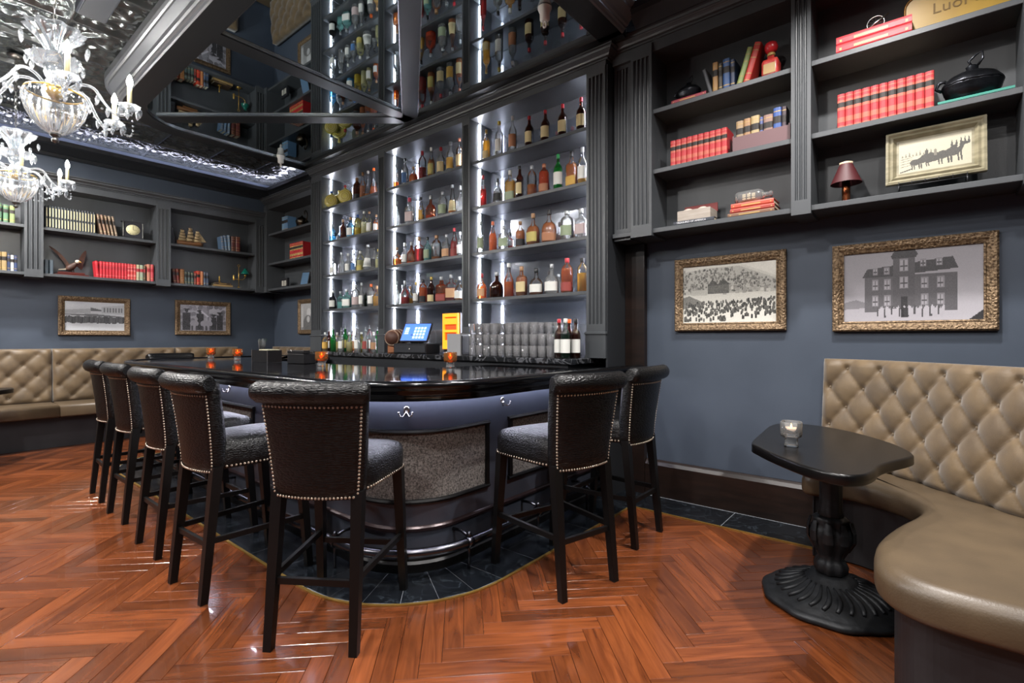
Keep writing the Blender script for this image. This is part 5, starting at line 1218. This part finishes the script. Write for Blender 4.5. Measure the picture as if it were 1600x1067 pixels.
# corner-case ornaments
sv = thing('silver_kettle', 'dark silver kettle with curled handle in the corner bookcase', 'kettle', (x_at(472, 3.68), 3.68, 2.87))
part('body', MB().lathe([(0.05, 0), (0.045, 0.01), (0.08, 0.05), (0.09, 0.09), (0.07, 0.13), (0.03, 0.15), (0.012, 0.165), (0.004, 0.18)], 20), mat('tarnished_silver', '4c463c', 0.25, 1.0), sv)
part('handle', MB().tube(catmull([(0.08, 0, 0.06), (0.13, 0, 0.10), (0.15, 0, 0.17), (0.11, 0, 0.23), (0.07, 0, 0.22), (0.08, 0, 0.18)], 4), 0.009, 8), MATS['tarnished_silver'], sv)
part('spout', MB().tube([(-0.07, 0, 0.06), (-0.11, 0, 0.10), (-0.13, 0, 0.15)], [0.016, 0.011, 0.008], 8), MATS['tarnished_silver'], sv)
f1 = thing('letter_block', 'black small plaque with pale lettered squares in corner bookcase', 'plaque', (x_at(439, 3.66), 3.66, 2.027))
part('board', MB().box(0, 0, 0, 0.20, 0.03, 0.15, ch=0.003), mat('clock_black', '232327', 0.35), f1)
for k in range(2): part('pale_square', MB().box(0.03 + 0.075 * k, -0.002, 0.03, 0.09 + 0.075 * k, 0, 0.11), mat('bone_square', 'a8a59a', 0.6), f1)
f2 = thing('tilted_photo_frame', 'slim silver photo frame tilted back in the corner bookcase', 'photo frame', (x_at(466, 3.66), 3.68, 2.028))
part('frame', MB().box(0, 0, 0, 0.15, 0.015, 0.22, ch=0.003), mat('clock_black', '232327', 0.35), f2); part('glass', MB().box(0.012, -0.002, 0.014, 0.138, 0, 0.205), mat('blue_sheen', '55708a', 0.15), f2)
f2.rotation_euler = (-0.25, 0, 0.3)
# ================================================================== bottles
PROF = {
 'round': [(0.94, 0), (1, 0.02), (1, 0.56), (0.93, 0.62), (0.62, 0.69), (0.36, 0.74), (0.32, 0.80), (0.31, 0.93)],
 'wine':  [(0.94, 0), (1, 0.015), (1, 0.60), (0.9, 0.66), (0.5, 0.73), (0.38, 0.77), (0.36, 0.95)],
 'slim':  [(0.94, 0), (1, 0.02), (1, 0.46), (0.86, 0.55), (0.5, 0.66), (0.36, 0.74), (0.33, 0.93)],
 'squat': [(0.9, 0), (1, 0.03), (1.03, 0.25), (1.0, 0.46), (0.84, 0.56), (0.45, 0.63), (0.28, 0.68), (0.27, 0.90)],
 'square': [(0.94, 0), (1, 0.02), (1, 0.60), (0.9, 0.655), (0.45, 0.70), (0.33, 0.73), (0.32, 0.90)],
 'cone':  [(0.95, 0), (1, 0.02), (0.97, 0.2), (0.72, 0.45), (0.42, 0.68), (0.32, 0.80), (0.30, 0.95)],
 'jug':   [(0.94, 0), (1, 0.02), (1, 0.62), (0.95, 0.70), (0.7, 0.78), (0.34, 0.82), (0.33, 0.92)],
}
SQ = {'square': 0.8, 'squat': 0.15}
def rad_at(prof, z):
    for (r0, z0), (r1, z1) in zip(prof[:-1], prof[1:]):
        if z0 <= z <= z1: return r0 + (r1 - r0) * (z - z0) / max(1e-6, z1 - z0)
    return prof[-1][0]
LIQ = {'amber': (0.55, 0.17, 0.03), 'gold': (0.70, 0.42, 0.07), 'orange': (0.72, 0.17, 0.03), 'red': (0.42, 0.02, 0.02), 'dark': (0.06, 0.015, 0.008), 'copper': (0.70, 0.22, 0.10),
       'green': (0.02, 0.35, 0.10), 'darkgreen': (0.01, 0.06, 0.03), 'clear': None, 'pale': (0.75, 0.68, 0.38), 'blue': (0.25, 0.55, 0.75), 'aqua': (0.45, 0.68, 0.68), 'yellow': (0.72, 0.60, 0.16), 'black': (0.012, 0.012, 0.015), 'brown': (0.20, 0.05, 0.015)}
GT = {'green': (0.10, 0.75, 0.25), 'darkgreen': (0.15, 0.3, 0.2), 'dark': (0.35, 0.12, 0.07), 'brown': (0.5, 0.22, 0.1), 'black': (0.08, 0.08, 0.09), 'blue': (0.6, 0.85, 1.0), 'aqua': (0.75, 0.95, 0.93), 'copper': (0.9, 0.5, 0.35), 'yellow': (0.95, 0.9, 0.5)}
PAPER = {'white': 'd5d5cf', 'cream': 'cbb98a', 'gold': 'c39a48', 'black': '1c1c1f', 'red': '8a3a34', 'orange': 'a06c4c', 'green': '8b987c', 'pink': 'b5a3a2', 'blue': '4a6fa0', 'beige': 'b98f6a', 'yellow': 'b5a65e'}
CAPS = {'red': 'b02a34', 'black': '18181a', 'gold': 'b59a50', 'white': 'cfcfca', 'green': '1f8a44', 'silver': 'a5a8aa', 'orange': 'cc5a22', 'cork': '9a7450', 'pink': 'c94a62', 'blue': '2c4f8c', 'yellow': 'c9b24c', 'copper': 'b0705a'}
def liq_mat(n):
    k = 'liquid_' + n
    if k in MATS: return MATS[k]
    LIQ[n] = tuple(min(0.95, c * 1.35) for c in LIQ[n]); m = mat(k, LIQ[n], 0.1, spec=0.5); nt = m.node_tree; out = [q for q in nt.nodes if q.type == 'OUTPUT_MATERIAL'][0]
    tl = N(m, 'ShaderNodeBsdfTranslucent'); tl.inputs[0].default_value = lin(LIQ[n]); tr = N(m, 'ShaderNodeBsdfTransparent'); tr.inputs[0].default_value = lin(tuple(c ** 0.5 for c in LIQ[n]))
    m1 = N(m, 'ShaderNodeMixShader'); m1.inputs[0].default_value = 0.5; L(m, tl.outputs[0], m1.inputs[1]); L(m, tr.outputs[0], m1.inputs[2])
    m2 = N(m, 'ShaderNodeMixShader'); m2.inputs[0].default_value = 0.6; L(m, bsdf(m).outputs[0], m2.inputs[1]); L(m, m1.outputs[0], m2.inputs[2]); L(m, m2.outputs[0], out.inputs[0])
    return m
def bottle(loc, kind, h, r, liq, fill, lab, cap, label, group, rz=0.0, spout=False):
    p = PROF[kind]; sq = SQ.get(kind, 0); dy = 0.62 if kind == 'square' else (0.8 if kind == 'squat' else 1.0)
    o = thing('bottle', label, 'bottle', loc, rz, group)
    gm = glass_mat('glass_' + liq, GT[liq], 0.03, milk=0.05) if liq in GT else (M_GLASS if liq == 'clear' else glass_mat('bottle_glass', (0.95, 0.96, 0.96), milk=0.05))
    part('glass', MB().lathe([(a * r, b * h) for a, b in p], 16, sq=sq, dy=dy, caps=True), gm, o)
    if liq != 'clear':
        zt = max(0.08, fill); q = [(0.9 * r * p[0][0], 0.012 * h)] + [(a * r * 0.92, b * h) for a, b in p[1:] if b < zt] + [(rad_at(p, zt) * r * 0.92, zt * h)]
        part('liquid', MB().lathe(q, 14, sq=sq, dy=dy), liq_mat(liq), o)
    if lab:
        z0, z1 = (0.14, 0.48) if kind != 'squat' else (0.10, 0.40)
        if lab.startswith('low_'): z0, z1, lab = 0.05, 0.30, lab[4:]
        ring = []; n = 14; P2 = 2 + sq * 6
        for z in (z0, z1):
            rr = []
            for i in range(n + 1):
                a = -PI / 2 - 1.25 + 2.5 * i / n; c, s = math.cos(a), math.sin(a); k = (abs(c) ** P2 + abs(s) ** P2) ** (-1 / P2) if sq else 1.0
                rr.append(((rad_at(p, z) * r * 1.012 + 0.0006) * k * c, (rad_at(p, z) * r * 1.012 + 0.0006) * k * s * dy, z * h))
            ring.append(rr)
        b = MB(); v = ring[0] + ring[1]; b.add(v, [(i, i + 1, n + 2 + i, n + 1 + i) for i in range(n)], 0, True)
        part('paper_label', b, mat('paper_' + lab, PAPER[lab], 0.65), o)
    zr, rt = p[-1][1], p[-1][0]
    if spout:
        part('pour_spout', MB().lathe([(rt * r * 1.05, zr * h), (rt * r * 1.1, zr * h + 0.008), (0.004, zr * h + 0.012), (0.0035, zr * h + 0.045)], 8), mat('cap_silver', CAPS['silver'], 0.3, 0.9), o)
    else:
        part('cap', MB().lathe([(rt * r * 1.12, (zr - 0.05) * h), (rt * r * 1.16, (zr - 0.045) * h), (rt * r * 1.16, 0.99 * h), (rt * r * 1.0, h)], 12), mat('cap_' + cap, CAPS[cap], 0.35, 0.6 if cap in ('silver', 'gold', 'copper') else 0.0), o)
    return o
BAYN = ['corner bay', 'middle bay', 'end bay']
ROWN = ['lowest shelf', 'second shelf', 'third shelf', 'top shelf', 'stone counter']
NICE = {'clear': 'clear', 'pale': 'pale yellow', 'dark': 'dark brown', 'darkgreen': 'dark green', 'copper': 'copper pink', 'aqua': 'pale aqua', 'blue': 'pale blue'}
KN = {'round': 'round', 'wine': 'tall straight', 'slim': 'slim', 'squat': 'squat', 'square': 'square', 'cone': 'tapered', 'jug': 'broad'}
def shelf_row(bay, row, specs, y=3.62):
    z = ZB + 0.001 if row == 4 else SHZ[row] + STH + 0.001
    done = []
    for k, sp in enumerate(specs):
        u, kind, h, r, liq, fill, lab, cap = sp[:8]; yy = sp[8] if len(sp) > 8 else y
        x = x_at(u, yy); b0, b1 = BAYS[bay]; x = min(max(x, b0 + r + 0.012), b1 - r - 0.012)
        for dy_ in (0, 0.085, 0.14, 0.04, 0.11):
            xq = min(max(x_at(u, yy + dy_), b0 + r + 0.012), b1 - r - 0.012)
            if yy + dy_ + r < YM - 0.006 and all(math.hypot(xq - a, yy + dy_ - b) > r * 1.06 + c * 1.06 + 0.002 for a, b, c in done): break
        else:
            dy_ = 0; xq = max([a + c for a, b, c in done]) + r * 1.06 + 0.004; xq = min(xq, b1 - r - 0.012)
        x, yy = xq, yy + dy_; done.append((x, yy, r))
        l2 = (lab or '').replace('low_', '')
        lb = '%s %s bottle, %s%s cap, %s along %s, %s' % (KN[kind], NICE.get(liq, liq), (l2 + ' label, ') if l2 else '', cap, ORD[min(k, 14)], ROWN[row], BAYN[bay])
        bottle((x, yy, z), kind, h, r, liq, fill, lab, cap, lb, 'bottles on the back bar', random.uniform(-0.2, 0.5), spout=(row == 4 and k % 3 != 0))
# bay nearest the wide bookcase
shelf_row(2, 3, [(760, 'round', 0.30, 0.036, 'gold', 0.62, 'low_cream', 'gold'), (780, 'wine', 0.335, 0.038, 'clear', 0, 'white', 'yellow'), (801, 'round', 0.34, 0.038, 'clear', 0, 'orange', 'white'),
   (827, 'round', 0.285, 0.040, 'dark', 0.66, 'cream', 'red'), (852, 'round', 0.285, 0.040, 'dark', 0.66, 'cream', 'red'), (879, 'round', 0.285, 0.040, 'dark', 0.66, 'cream', 'red'), (908, 'round', 0.285, 0.040, 'dark', 0.66, 'cream', 'red')], 3.58)
shelf_row(2, 2, [(755, 'slim', 0.31, 0.033, 'red', 0.55, None, 'red'), (778, 'squat', 0.24, 0.046, 'clear', 0, 'black', 'black'), (797, 'square', 0.285, 0.047, 'gold', 0.62, 'low_green', 'white'), (812, 'wine', 0.30, 0.036, 'dark', 0.6, 'cream', 'black'),
   (831, 'jug', 0.275, 0.044, 'amber', 0.36, None, 'silver'), (850, 'jug', 0.26, 0.046, 'copper', 0.72, 'low_orange', 'copper'), (872, 'round', 0.31, 0.040, 'green', 0.6, 'white', 'green'), (893, 'square', 0.30, 0.047, 'amber', 0.62, 'low_gold', 'black'), (910, 'round', 0.31, 0.040, 'gold', 0.30, 'white', 'silver')], 3.58)
shelf_row(2, 1, [(751, 'slim', 0.31, 0.034, 'clear', 0, 'green', 'silver'), (770, 'slim', 0.285, 0.038, 'orange', 0.6, None, 'orange'), (787, 'square', 0.225, 0.045, 'clear', 0, 'green', 'silver'), (797, 'square', 0.19, 0.036, 'red', 0.3, None, 'black'), (813, 'round', 0.235, 0.042, 'amber', 0.62, 'low_black', 'cork'),
   (833, 'squat', 0.285, 0.060, 'amber', 0.58, 'yellow', 'cork'), (858, 'squat', 0.29, 0.062, 'amber', 0.6, 'low_orange', 'black'), (886, 'jug', 0.25, 0.056, 'clear', 0, 'green', 'silver'), (908, 'square', 0.245, 0.052, 'clear', 0, 'pink', 'silver')], 3.58)
shelf_row(2, 0, [(753, 'squat', 0.245, 0.048, 'orange', 0.5, 'beige', 'red'), (776, 'squat', 0.245, 0.062, 'dark', 0.42, None, 'silver'), (795, 'slim', 0.315, 0.045, 'orange', 0.44, None, 'white'), (815, 'square', 0.27, 0.050, 'amber', 0.62, 'cream', 'cork'),
   (838, 'squat', 0.235, 0.058, 'amber', 0.16, 'white', 'black'), (862, 'squat', 0.26, 0.058, 'clear', 0, 'white', 'silver'), (873, 'square', 0.19, 0.036, 'clear', 0, None, 'silver'), (886, 'jug', 0.295, 0.052, 'orange', 0.70, 'low_red', 'red'), (910, 'jug', 0.28, 0.044, 'gold', 0.55, None, 'black')], 3.58)
# middle bay
shelf_row(1, 3, [(617, 'slim', 0.30, 0.030, 'orange', 0.3, None, 'silver'), (633, 'round', 0.33, 0.038, 'clear', 0, 'blue', 'black'), (646, 'squat', 0.20, 0.048, 'orange', 0.55, None, 'cork'), (660, 'jug', 0.34, 0.044, 'red', 0.45, None, 'red'), (674, 'slim', 0.345, 0.040, 'amber', 0.6, 'yellow', 'white'), (689, 'round', 0.31, 0.044, 'clear', 0, 'cream', 'red'), (704, 'wine', 0.33, 0.043, 'clear', 0, 'gold', 'silver'), (718, 'wine', 0.335, 0.036, 'amber', 0.5, 'cream', 'copper')])
shelf_row(1, 2, [(616, 'slim', 0.31, 0.038, 'clear', 0, None, 'silver'), (640, 'square', 0.31, 0.050, 'clear', 0, 'pink', 'pink'), (658, 'slim', 0.28, 0.036, 'gold', 0.3, 'gold', 'black'), (673, 'squat', 0.27, 0.055, 'copper', 0.2, None, 'silver'), (692, 'jug', 0.275, 0.050, 'clear', 0, 'green', 'silver'), (707, 'cone', 0.32, 0.044, 'amber', 0.4, 'cream', 'silver'), (719, 'squat', 0.29, 0.044, 'clear', 0, None, 'silver')])
shelf_row(1, 1, [(613, 'squat', 0.22, 0.048, 'amber', 0.4, None, 'cork'), (624, 'squat', 0.29, 0.045, 'clear', 0, None, 'silver'), (633, 'slim', 0.25, 0.036, 'clear', 0, 'white', 'white'), (643, 'squat', 0.25, 0.055, 'copper', 0.12, None, 'silver'), (655, 'square', 0.29, 0.048, 'red', 0.55, None, 'cork'), (668, 'round', 0.27, 0.042, 'aqua', 0.5, 'green', 'black'), (682, 'jug', 0.27, 0.055, 'amber', 0.14, None, 'cork'), (698, 'squat', 0.26, 0.055, 'clear', 0, 'beige', 'silver'), (710, 'slim', 0.31, 0.042, 'red', 0.55, 'low_red', 'red'), (719, 'round', 0.26, 0.034, 'clear', 0, 'white', 'white')])
shelf_row(1, 0, [(616, 'slim', 0.28, 0.036, 'clear', 0, None, 'silver'), (624, 'squat', 0.24, 0.040, 'clear', 0, 'white', 'silver'), (633, 'squat', 0.27, 0.05, 'red', 0.32, None, 'silver'), (641, 'squat', 0.22, 0.045, 'gold', 0.36, None, 'cork'), (650, 'slim', 0.24, 0.034, 'clear', 0, 'white', 'gold'), (661, 'jug', 0.26, 0.046, 'orange', 0.66, 'low_black', 'black'), (674, 'round', 0.28, 0.043, 'dark', 0.5, 'low_cream', 'gold'), (690, 'square', 0.27, 0.06, 'copper', 0.34, 'low_red', 'silver'), (705, 'square', 0.28, 0.055, 'red', 0.5, 'beige', 'silver'), (718, 'squat', 0.25, 0.05, 'amber', 0.16, 'white', 'silver')])
# bay nearest the corner
def disc_bottle(u, y, h, k):
    x = x_at(u, y); o = thing('disc_bottle', ['largest flat round yellow bottle on top shelf nearest corner', 'small flat round yellow bottle between two larger round ones', 'flat round yellow bottle with ringed label beside the brown jug'][k], 'bottle', (x, y, SHZ[3] + STH + 0.001), 0.75, 'flat round yellow bottles')
    R = h * 0.40
    b = MB().lathe([(R * 0.55, -0.030), (R * 0.9, -0.024), (R, -0.008), (R, 0.008), (R * 0.9, 0.024), (R * 0.55, 0.030)], 28); b.xf(lambda q: (q[0], q[2], q[1] + R))
    part('glass', b, mat('yellow_ribbed_glass', 'b0a548', 0.25), o)
    rg = MB()
    for f in (0.82, 0.55, 0.3): rg.tube([(R * f * math.cos(t), -0.027 - 0.003 * (f < 0.6), R + R * f * math.sin(t)) for t in [2 * PI * i / 24 for i in range(24)]], 0.003, 5, closed=True)
    part('ringed_label', rg, mat('paper_cream', PAPER['cream'], 0.65), o)
    part('neck', MB().lathe([(0.016, R * 1.95), (0.014, R * 2.1), (0.014, h)], 12), mat('yellow_ribbed_glass', 'b0a548', 0.25), o)
    part('cap', MB().lathe([(0.017, h - 0.03), (0.017, h), (0.012, h + 0.004)], 12), mat('cap_' + ['blue', 'yellow', 'red'][k], CAPS[['blue', 'yellow', 'red'][k]], 0.4), o)
for k, (u, h) in enumerate([(518, 0.22), (530, 0.25), (539.5, 0.23)]): disc_bottle(u, 3.57 + 0.11 * (k % 2), h, k)
shelf_row(0, 3, [(558, 'jug', 0.30, 0.050, 'brown', 0.7, 'low_black', 'cork'), (567, 'slim', 0.345, 0.042, 'amber', 0.5, None, 'cork'), (575, 'cone', 0.34, 0.042, 'amber', 0.16, None, 'white'), (584, 'cone', 0.35, 0.048, 'orange', 0.34, None, 'orange')])
shelf_row(0, 2, [(514, 'round', 0.24, 0.042, 'blue', 0.35, None, 'silver'), (525, 'squat', 0.24, 0.052, 'clear', 0, 'black', 'silver'), (536, 'round', 0.27, 0.04, 'brown', 0.6, None, 'cork'), (548, 'round', 0.27, 0.05, 'blue', 0.2, 'white', 'cork'), (559, 'jug', 0.28, 0.045, 'yellow', 0.4, None, 'blue'), (569, 'wine', 0.30, 0.04, 'pale', 0.55, None, 'white'), (577, 'wine', 0.28, 0.036, 'pale', 0.5, 'white', 'cork'), (588, 'round', 0.22, 0.036, 'orange', 0.55, 'white', 'cork')])
shelf_row(0, 1, [(513, 'square', 0.24, 0.045, 'clear', 0, 'white', 'silver'), (523, 'squat', 0.17, 0.036, 'clear', 0, None, 'silver'), (534, 'slim', 0.29, 0.044, 'clear', 0, None, 'silver'), (544, 'slim', 0.26, 0.040, 'clear', 0, 'white', 'white'), (553, 'round', 0.25, 0.04, 'clear', 0, 'blue', 'silver'), (563, 'jug', 0.26, 0.046, 'pale', 0.55, 'low_yellow', 'white'), (575, 'cone', 0.32, 0.062, 'clear', 0, 'white', 'silver'), (585, 'slim', 0.27, 0.036, 'clear', 0, 'black', 'black'), (591, 'round', 0.24, 0.034, 'pale', 0.5, None, 'gold')])
shelf_row(0, 0, [(514, 'round', 0.25, 0.048, 'black', 0.6, 'white', 'white'), (532, 'square', 0.23, 0.04, 'aqua', 0.4, None, 'silver'), (542, 'square', 0.25, 0.055, 'aqua', 0.55, 'white', 'silver'), (556, 'jug', 0.29, 0.05, 'clear', 0, 'pink', 'silver'), (565, 'slim', 0.31, 0.036, 'clear', 0, 'white', 'silver'), (571, 'squat', 0.19, 0.05, 'darkgreen', 0.55, None, 'black'), (580, 'jug', 0.28, 0.044, 'clear', 0, 'white', 'orange'), (589, 'squat', 0.25, 0.045, 'gold', 0.5, None, 'cork')])
g4 = []
CC = [('gold', 'gold'), ('dark', 'white'), ('green', None), ('pale', 'yellow'), ('clear', 'white'), ('green', 'yellow'), ('pale', None), ('amber', 'beige'), ('clear', 'white'), ('yellow', 'green'), ('clear', 'red'), ('red', 'white'), ('clear', 'beige'), ('green', None)]
for k in range(14):
    u = 508 + 6.3 * k; g4.append((u, ['round', 'wine', 'slim', 'jug'][k % 4], 0.235 + 0.03 * (k % 3), 0.036, CC[k][0], 0.5, CC[k][1], ['white', 'black', 'silver'][k % 3], 3.40 + 0.12 * (k % 2)))
shelf_row(0, 4, g4)

# wine bottles and tumblers at the bar end
for k, (x, y, c, cp) in enumerate([(-2.235, 3.30, 'dark', 'red'), (-2.155, 3.27, 'darkgreen', 'white'), (-2.125, 3.37, 'dark', 'black'), (-2.205, 3.40, 'dark', 'orange')]):
    bottle((x, y, ZB + 0.001), 'wine', 0.31, 0.038, c, 0.6, 'white', cp, ['red capped', 'white capped', 'black capped', 'orange capped'][k] + ' dark wine bottle at counter end beside the tumblers', 'wine bottles by the tumblers', 0.4)
gm_ = mk(MB().lathe([(0.034, 0), (0.037, 0.004), (0.041, 0.096), (0.039, 0.096), (0.034, 0.012), (0.001, 0.010)], 18, ripple=(9, 0.02)), glass_mat('tumbler_glass', (0.98, 0.98, 1.0), milk=0.24))
def tumbler(x, y, tier):
    o = bpy.data.objects.new('tumbler', gm_); COL.objects.link(o); o.location = (x, y, ZB + 0.001 + 0.0975 * tier)
    tag(o, 'clear ribbed tumbler in the stacked glasses on the stone counter', 'glass', 'stacked tumblers on the counter')
xa = x_at(742, 3.36)
for k in range(13):
    for j in range(2):
        x = xa + 0.0875 * k; 
        if x > -2.30: continue
        n = 3 if (k < 4 or 5 <= k <= 8) else 2
        if j == 1: n = min(n + (k > 3), 3)
        for t in range(n): tumbler(x, 3.34 + 0.10 * j, t)

# till, barrel, cold dispenser, caddies
tl = thing('till', 'black cash till with tilted blue touch screen on the counter', 'till', (x_at(652, 3.42), 3.32, ZB + 0.001), 0.35)
part('cash_drawer', MB().box(-0.19, 0, 0, 0.19, 0.30, 0.105, ch=0.006), mat('till_black', '1c1d20', 0.4), tl)
part('drawer_front', MB().box(-0.18, -0.006, 0.012, 0.18, 0.0, 0.085, ch=0.003), mat('till_grey', '2a2b2f', 0.4), tl)
part('lock', MB().lathe([(0.008, 0), (0.008, 0.004), (0.001, 0.005)], 10).xf(lambda p: (p[0], -0.006 - p[2], 0.05 + p[1])), mat('nickel', 'b9b6b4', 0.25, 1.0), tl)
mon = part('monitor', MB().box(-0.165, -0.02, 0, 0.165, 0.0, 0.23, ch=0.006), MATS['till_black'], tl, loc=(0, 0.08, 0.115), rot=(-0.55, 0, 0))
part('screen', MB().box(-0.153, -0.0225, 0.012, 0.153, -0.0205, 0.218), led_mat('screen_blue', (0.04, 0.12, 0.62), 1.6), mon)
ic = MB()
for i in range(4):
    for j in range(4): ic.box(-0.02 + 0.036 * i, -0.0245, 0.035 + 0.038 * j, 0.005 + 0.036 * i, -0.023, 0.062 + 0.038 * j)
for j in range(4): ic.box(-0.13, -0.0245, 0.09 + 0.022 * j, -0.085, -0.023, 0.105 + 0.022 * j)
part('screen_buttons', ic, led_mat('screen_pale', (0.35, 0.5, 1.0), 1.6), mon)['kind'] = 'stuff'
part('monitor_stand', MB().box(-0.05, 0.10, 0.104, 0.05, 0.2, 0.20, ch=0.006), MATS['till_black'], tl)
bl = thing('small_barrel', 'small wooden barrel lying on a cradle beside the till', 'barrel', (x_at(619, 3.42), 3.36, ZB + 0.001), 0.5)
bar_m = MB().lathe([(0.001, 0), (0.075, 0), (0.078, 0.01), (0.095, 0.12), (0.095, 0.16), (0.078, 0.27), (0.075, 0.28), (0.001, 0.28)], 28); bar_m.xf(lambda p: (p[0], p[2], p[1] + 0.165))
WB = noise_mat('barrel_oak', '5a3626', '7a4c36', 8, 0.45, stretch=(6, 1, 6))
part('staves', bar_m, WB, bl)
part('head', MB().lathe([(0.068, 0), (0.068, 0.003), (0.001, 0.003)], 24).xf(lambda p: (p[0], -p[2], p[1] + 0.165)), mat('barrel_head', '4a2c20', 0.6), bl)
for yy in (0.006, 0.07, 0.205, 0.272):
    rr = 0.079 + 0.017 * math.sin(PI * yy / 0.28); part('hoop', MB().tube([(rr * math.cos(t), yy, 0.165 + rr * math.sin(t)) for t in [2 * PI * i / 28 for i in range(28)]], 0.005, 6, closed=True), mat('pale_hoop', '9c8878', 0.35, 0.6), bl)
for y_ in (0.03, 0.22): part('cradle_block', MB().box(-0.06, y_, 0, 0.06, y_ + 0.03, 0.085), mat('barrel_cradle', '8a5636', 0.5), bl)
part('tap_block', MB().box(-0.04, -0.01, 0, 0.04, 0.029, 0.06, ch=0.008), MATS['barrel_cradle'], bl)
oc = thing('lit_dispenser', 'glowing amber chilled dispenser cabinet standing on the counter', 'dispenser', (x_at(690, 3.50), 3.50, ZB + 0.001), 0)
AM = led_mat('amber_glow', (0.95, 0.30, 0.012), 0.95); AMD = led_mat('deep_amber_glow', (0.40, 0.06, 0.004), 0.7)
part('cabinet', MB().box(0, 0.03, 0, 0.24, 0.2, 0.42, ch=0.01), mat('till_black', '1c1d20', 0.4), oc)
part('lit_back', MB().box(0.015, 0.024, 0.06, 0.225, 0.03, 0.405), AMD, oc)
b = MB().box(0.008, 0.005, 0.05, 0.03, 0.03, 0.41).box(0.21, 0.005, 0.05, 0.232, 0.03, 0.41).box(0.03, 0.005, 0.375, 0.21, 0.03, 0.41).box(0.03, 0.005, 0.05, 0.21, 0.03, 0.075)
part('lit_frame', b, AM, oc)
for z in (0.22, 0.30): part('lit_shelf', MB().box(0.03, 0.004, z, 0.21, 0.03, z + 0.025 + 0.035 * (z > 0.25)), AM, oc)
part('lit_tray', MB().box(0.03, 0.004, 0.075, 0.21, 0.03, 0.14), AM, oc)
gx = thing('napkin_machine', 'pale grey tapered machine with dark side standing by the tumblers', 'appliance', (x_at(706, 3.30) , 3.24, ZB + 0.001), 0.3)
part('housing', MB().prism([(0, 0), (0.14, 0), (0.14, 0.16), (0, 0.16)], 0, 0.2), mat('pale_grey_shell', '8a8a8c', 0.4), gx)
part('dark_side', MB().box(0.1405, 0.02, 0.01, 0.15, 0.15, 0.185, ch=0.003), MATS['till_black'], gx)
cd = thing('bar_caddy', 'black bar caddy holding black straws and napkins on the bar', 'caddy', (-4.75, 2.16, 1.038), 0.1)
part('tray', MB().box(-0.13, -0.07, 0, 0.13, 0.07, 0.008).box(-0.13, -0.07, 0.008, 0.13, -0.064, 0.11).box(-0.13, 0.064, 0.008, 0.13, 0.07, 0.11).box(-0.13, -0.064, 0.008, -0.124, 0.064, 0.11).box(0.124, -0.064, 0.008, 0.13, 0.064, 0.11).box(-0.05, -0.064, 0.008, -0.045, 0.064, 0.10), mat('caddy_black', '0e0e10', 0.35), cd)
part('steel_edge', MB().box(-0.133, -0.073, 0, -0.126, -0.071, 0.115).box(0.126, -0.073, 0, 0.133, -0.071, 0.115), MATS['nickel'], cd)
st = MB()
for k in range(22): a = random.uniform(0, 6.28); q = random.uniform(0.2, 1); st.tube([(-0.09 + 0.015 * math.cos(a), 0.015 * math.sin(a), 0.01), (-0.09 + 0.05 * q * math.cos(a), 0.05 * q * math.sin(a), 0.20 + 0.02 * random.random())], 0.003, 5)
so = part('straws', st, mat('straw_black', '0b0b0c', 0.3), cd); so['kind'] = 'stuff'
part('napkin_stack', MB().box(-0.035, -0.055, 0.008, 0.115, 0.055, 0.118, ch=0.003), mat('napkin_white', 'a8a48c', 0.8), cd)
nb = thing('garnish_tray', 'low black garnish tray with small tongs on the bar beside the caddy', 'tray', (-4.22, 2.22, 1.038), 0.1)
part('tray', MB().box(-0.12, -0.06, 0, 0.12, 0.06, 0.085, ch=0.004), mat('caddy_black', '0e0e10', 0.35), nb)
part('lid', MB().box(-0.12, -0.06, 0.086, 0.12, 0.0, 0.115, ch=0.004), MATS['caddy_black'], nb)
part('tongs', MB().tube([(-0.07, -0.055, 0.088), (-0.06, -0.062, 0.12), (-0.05, -0.055, 0.088)], 0.004, 6), MATS['nickel'], nb)
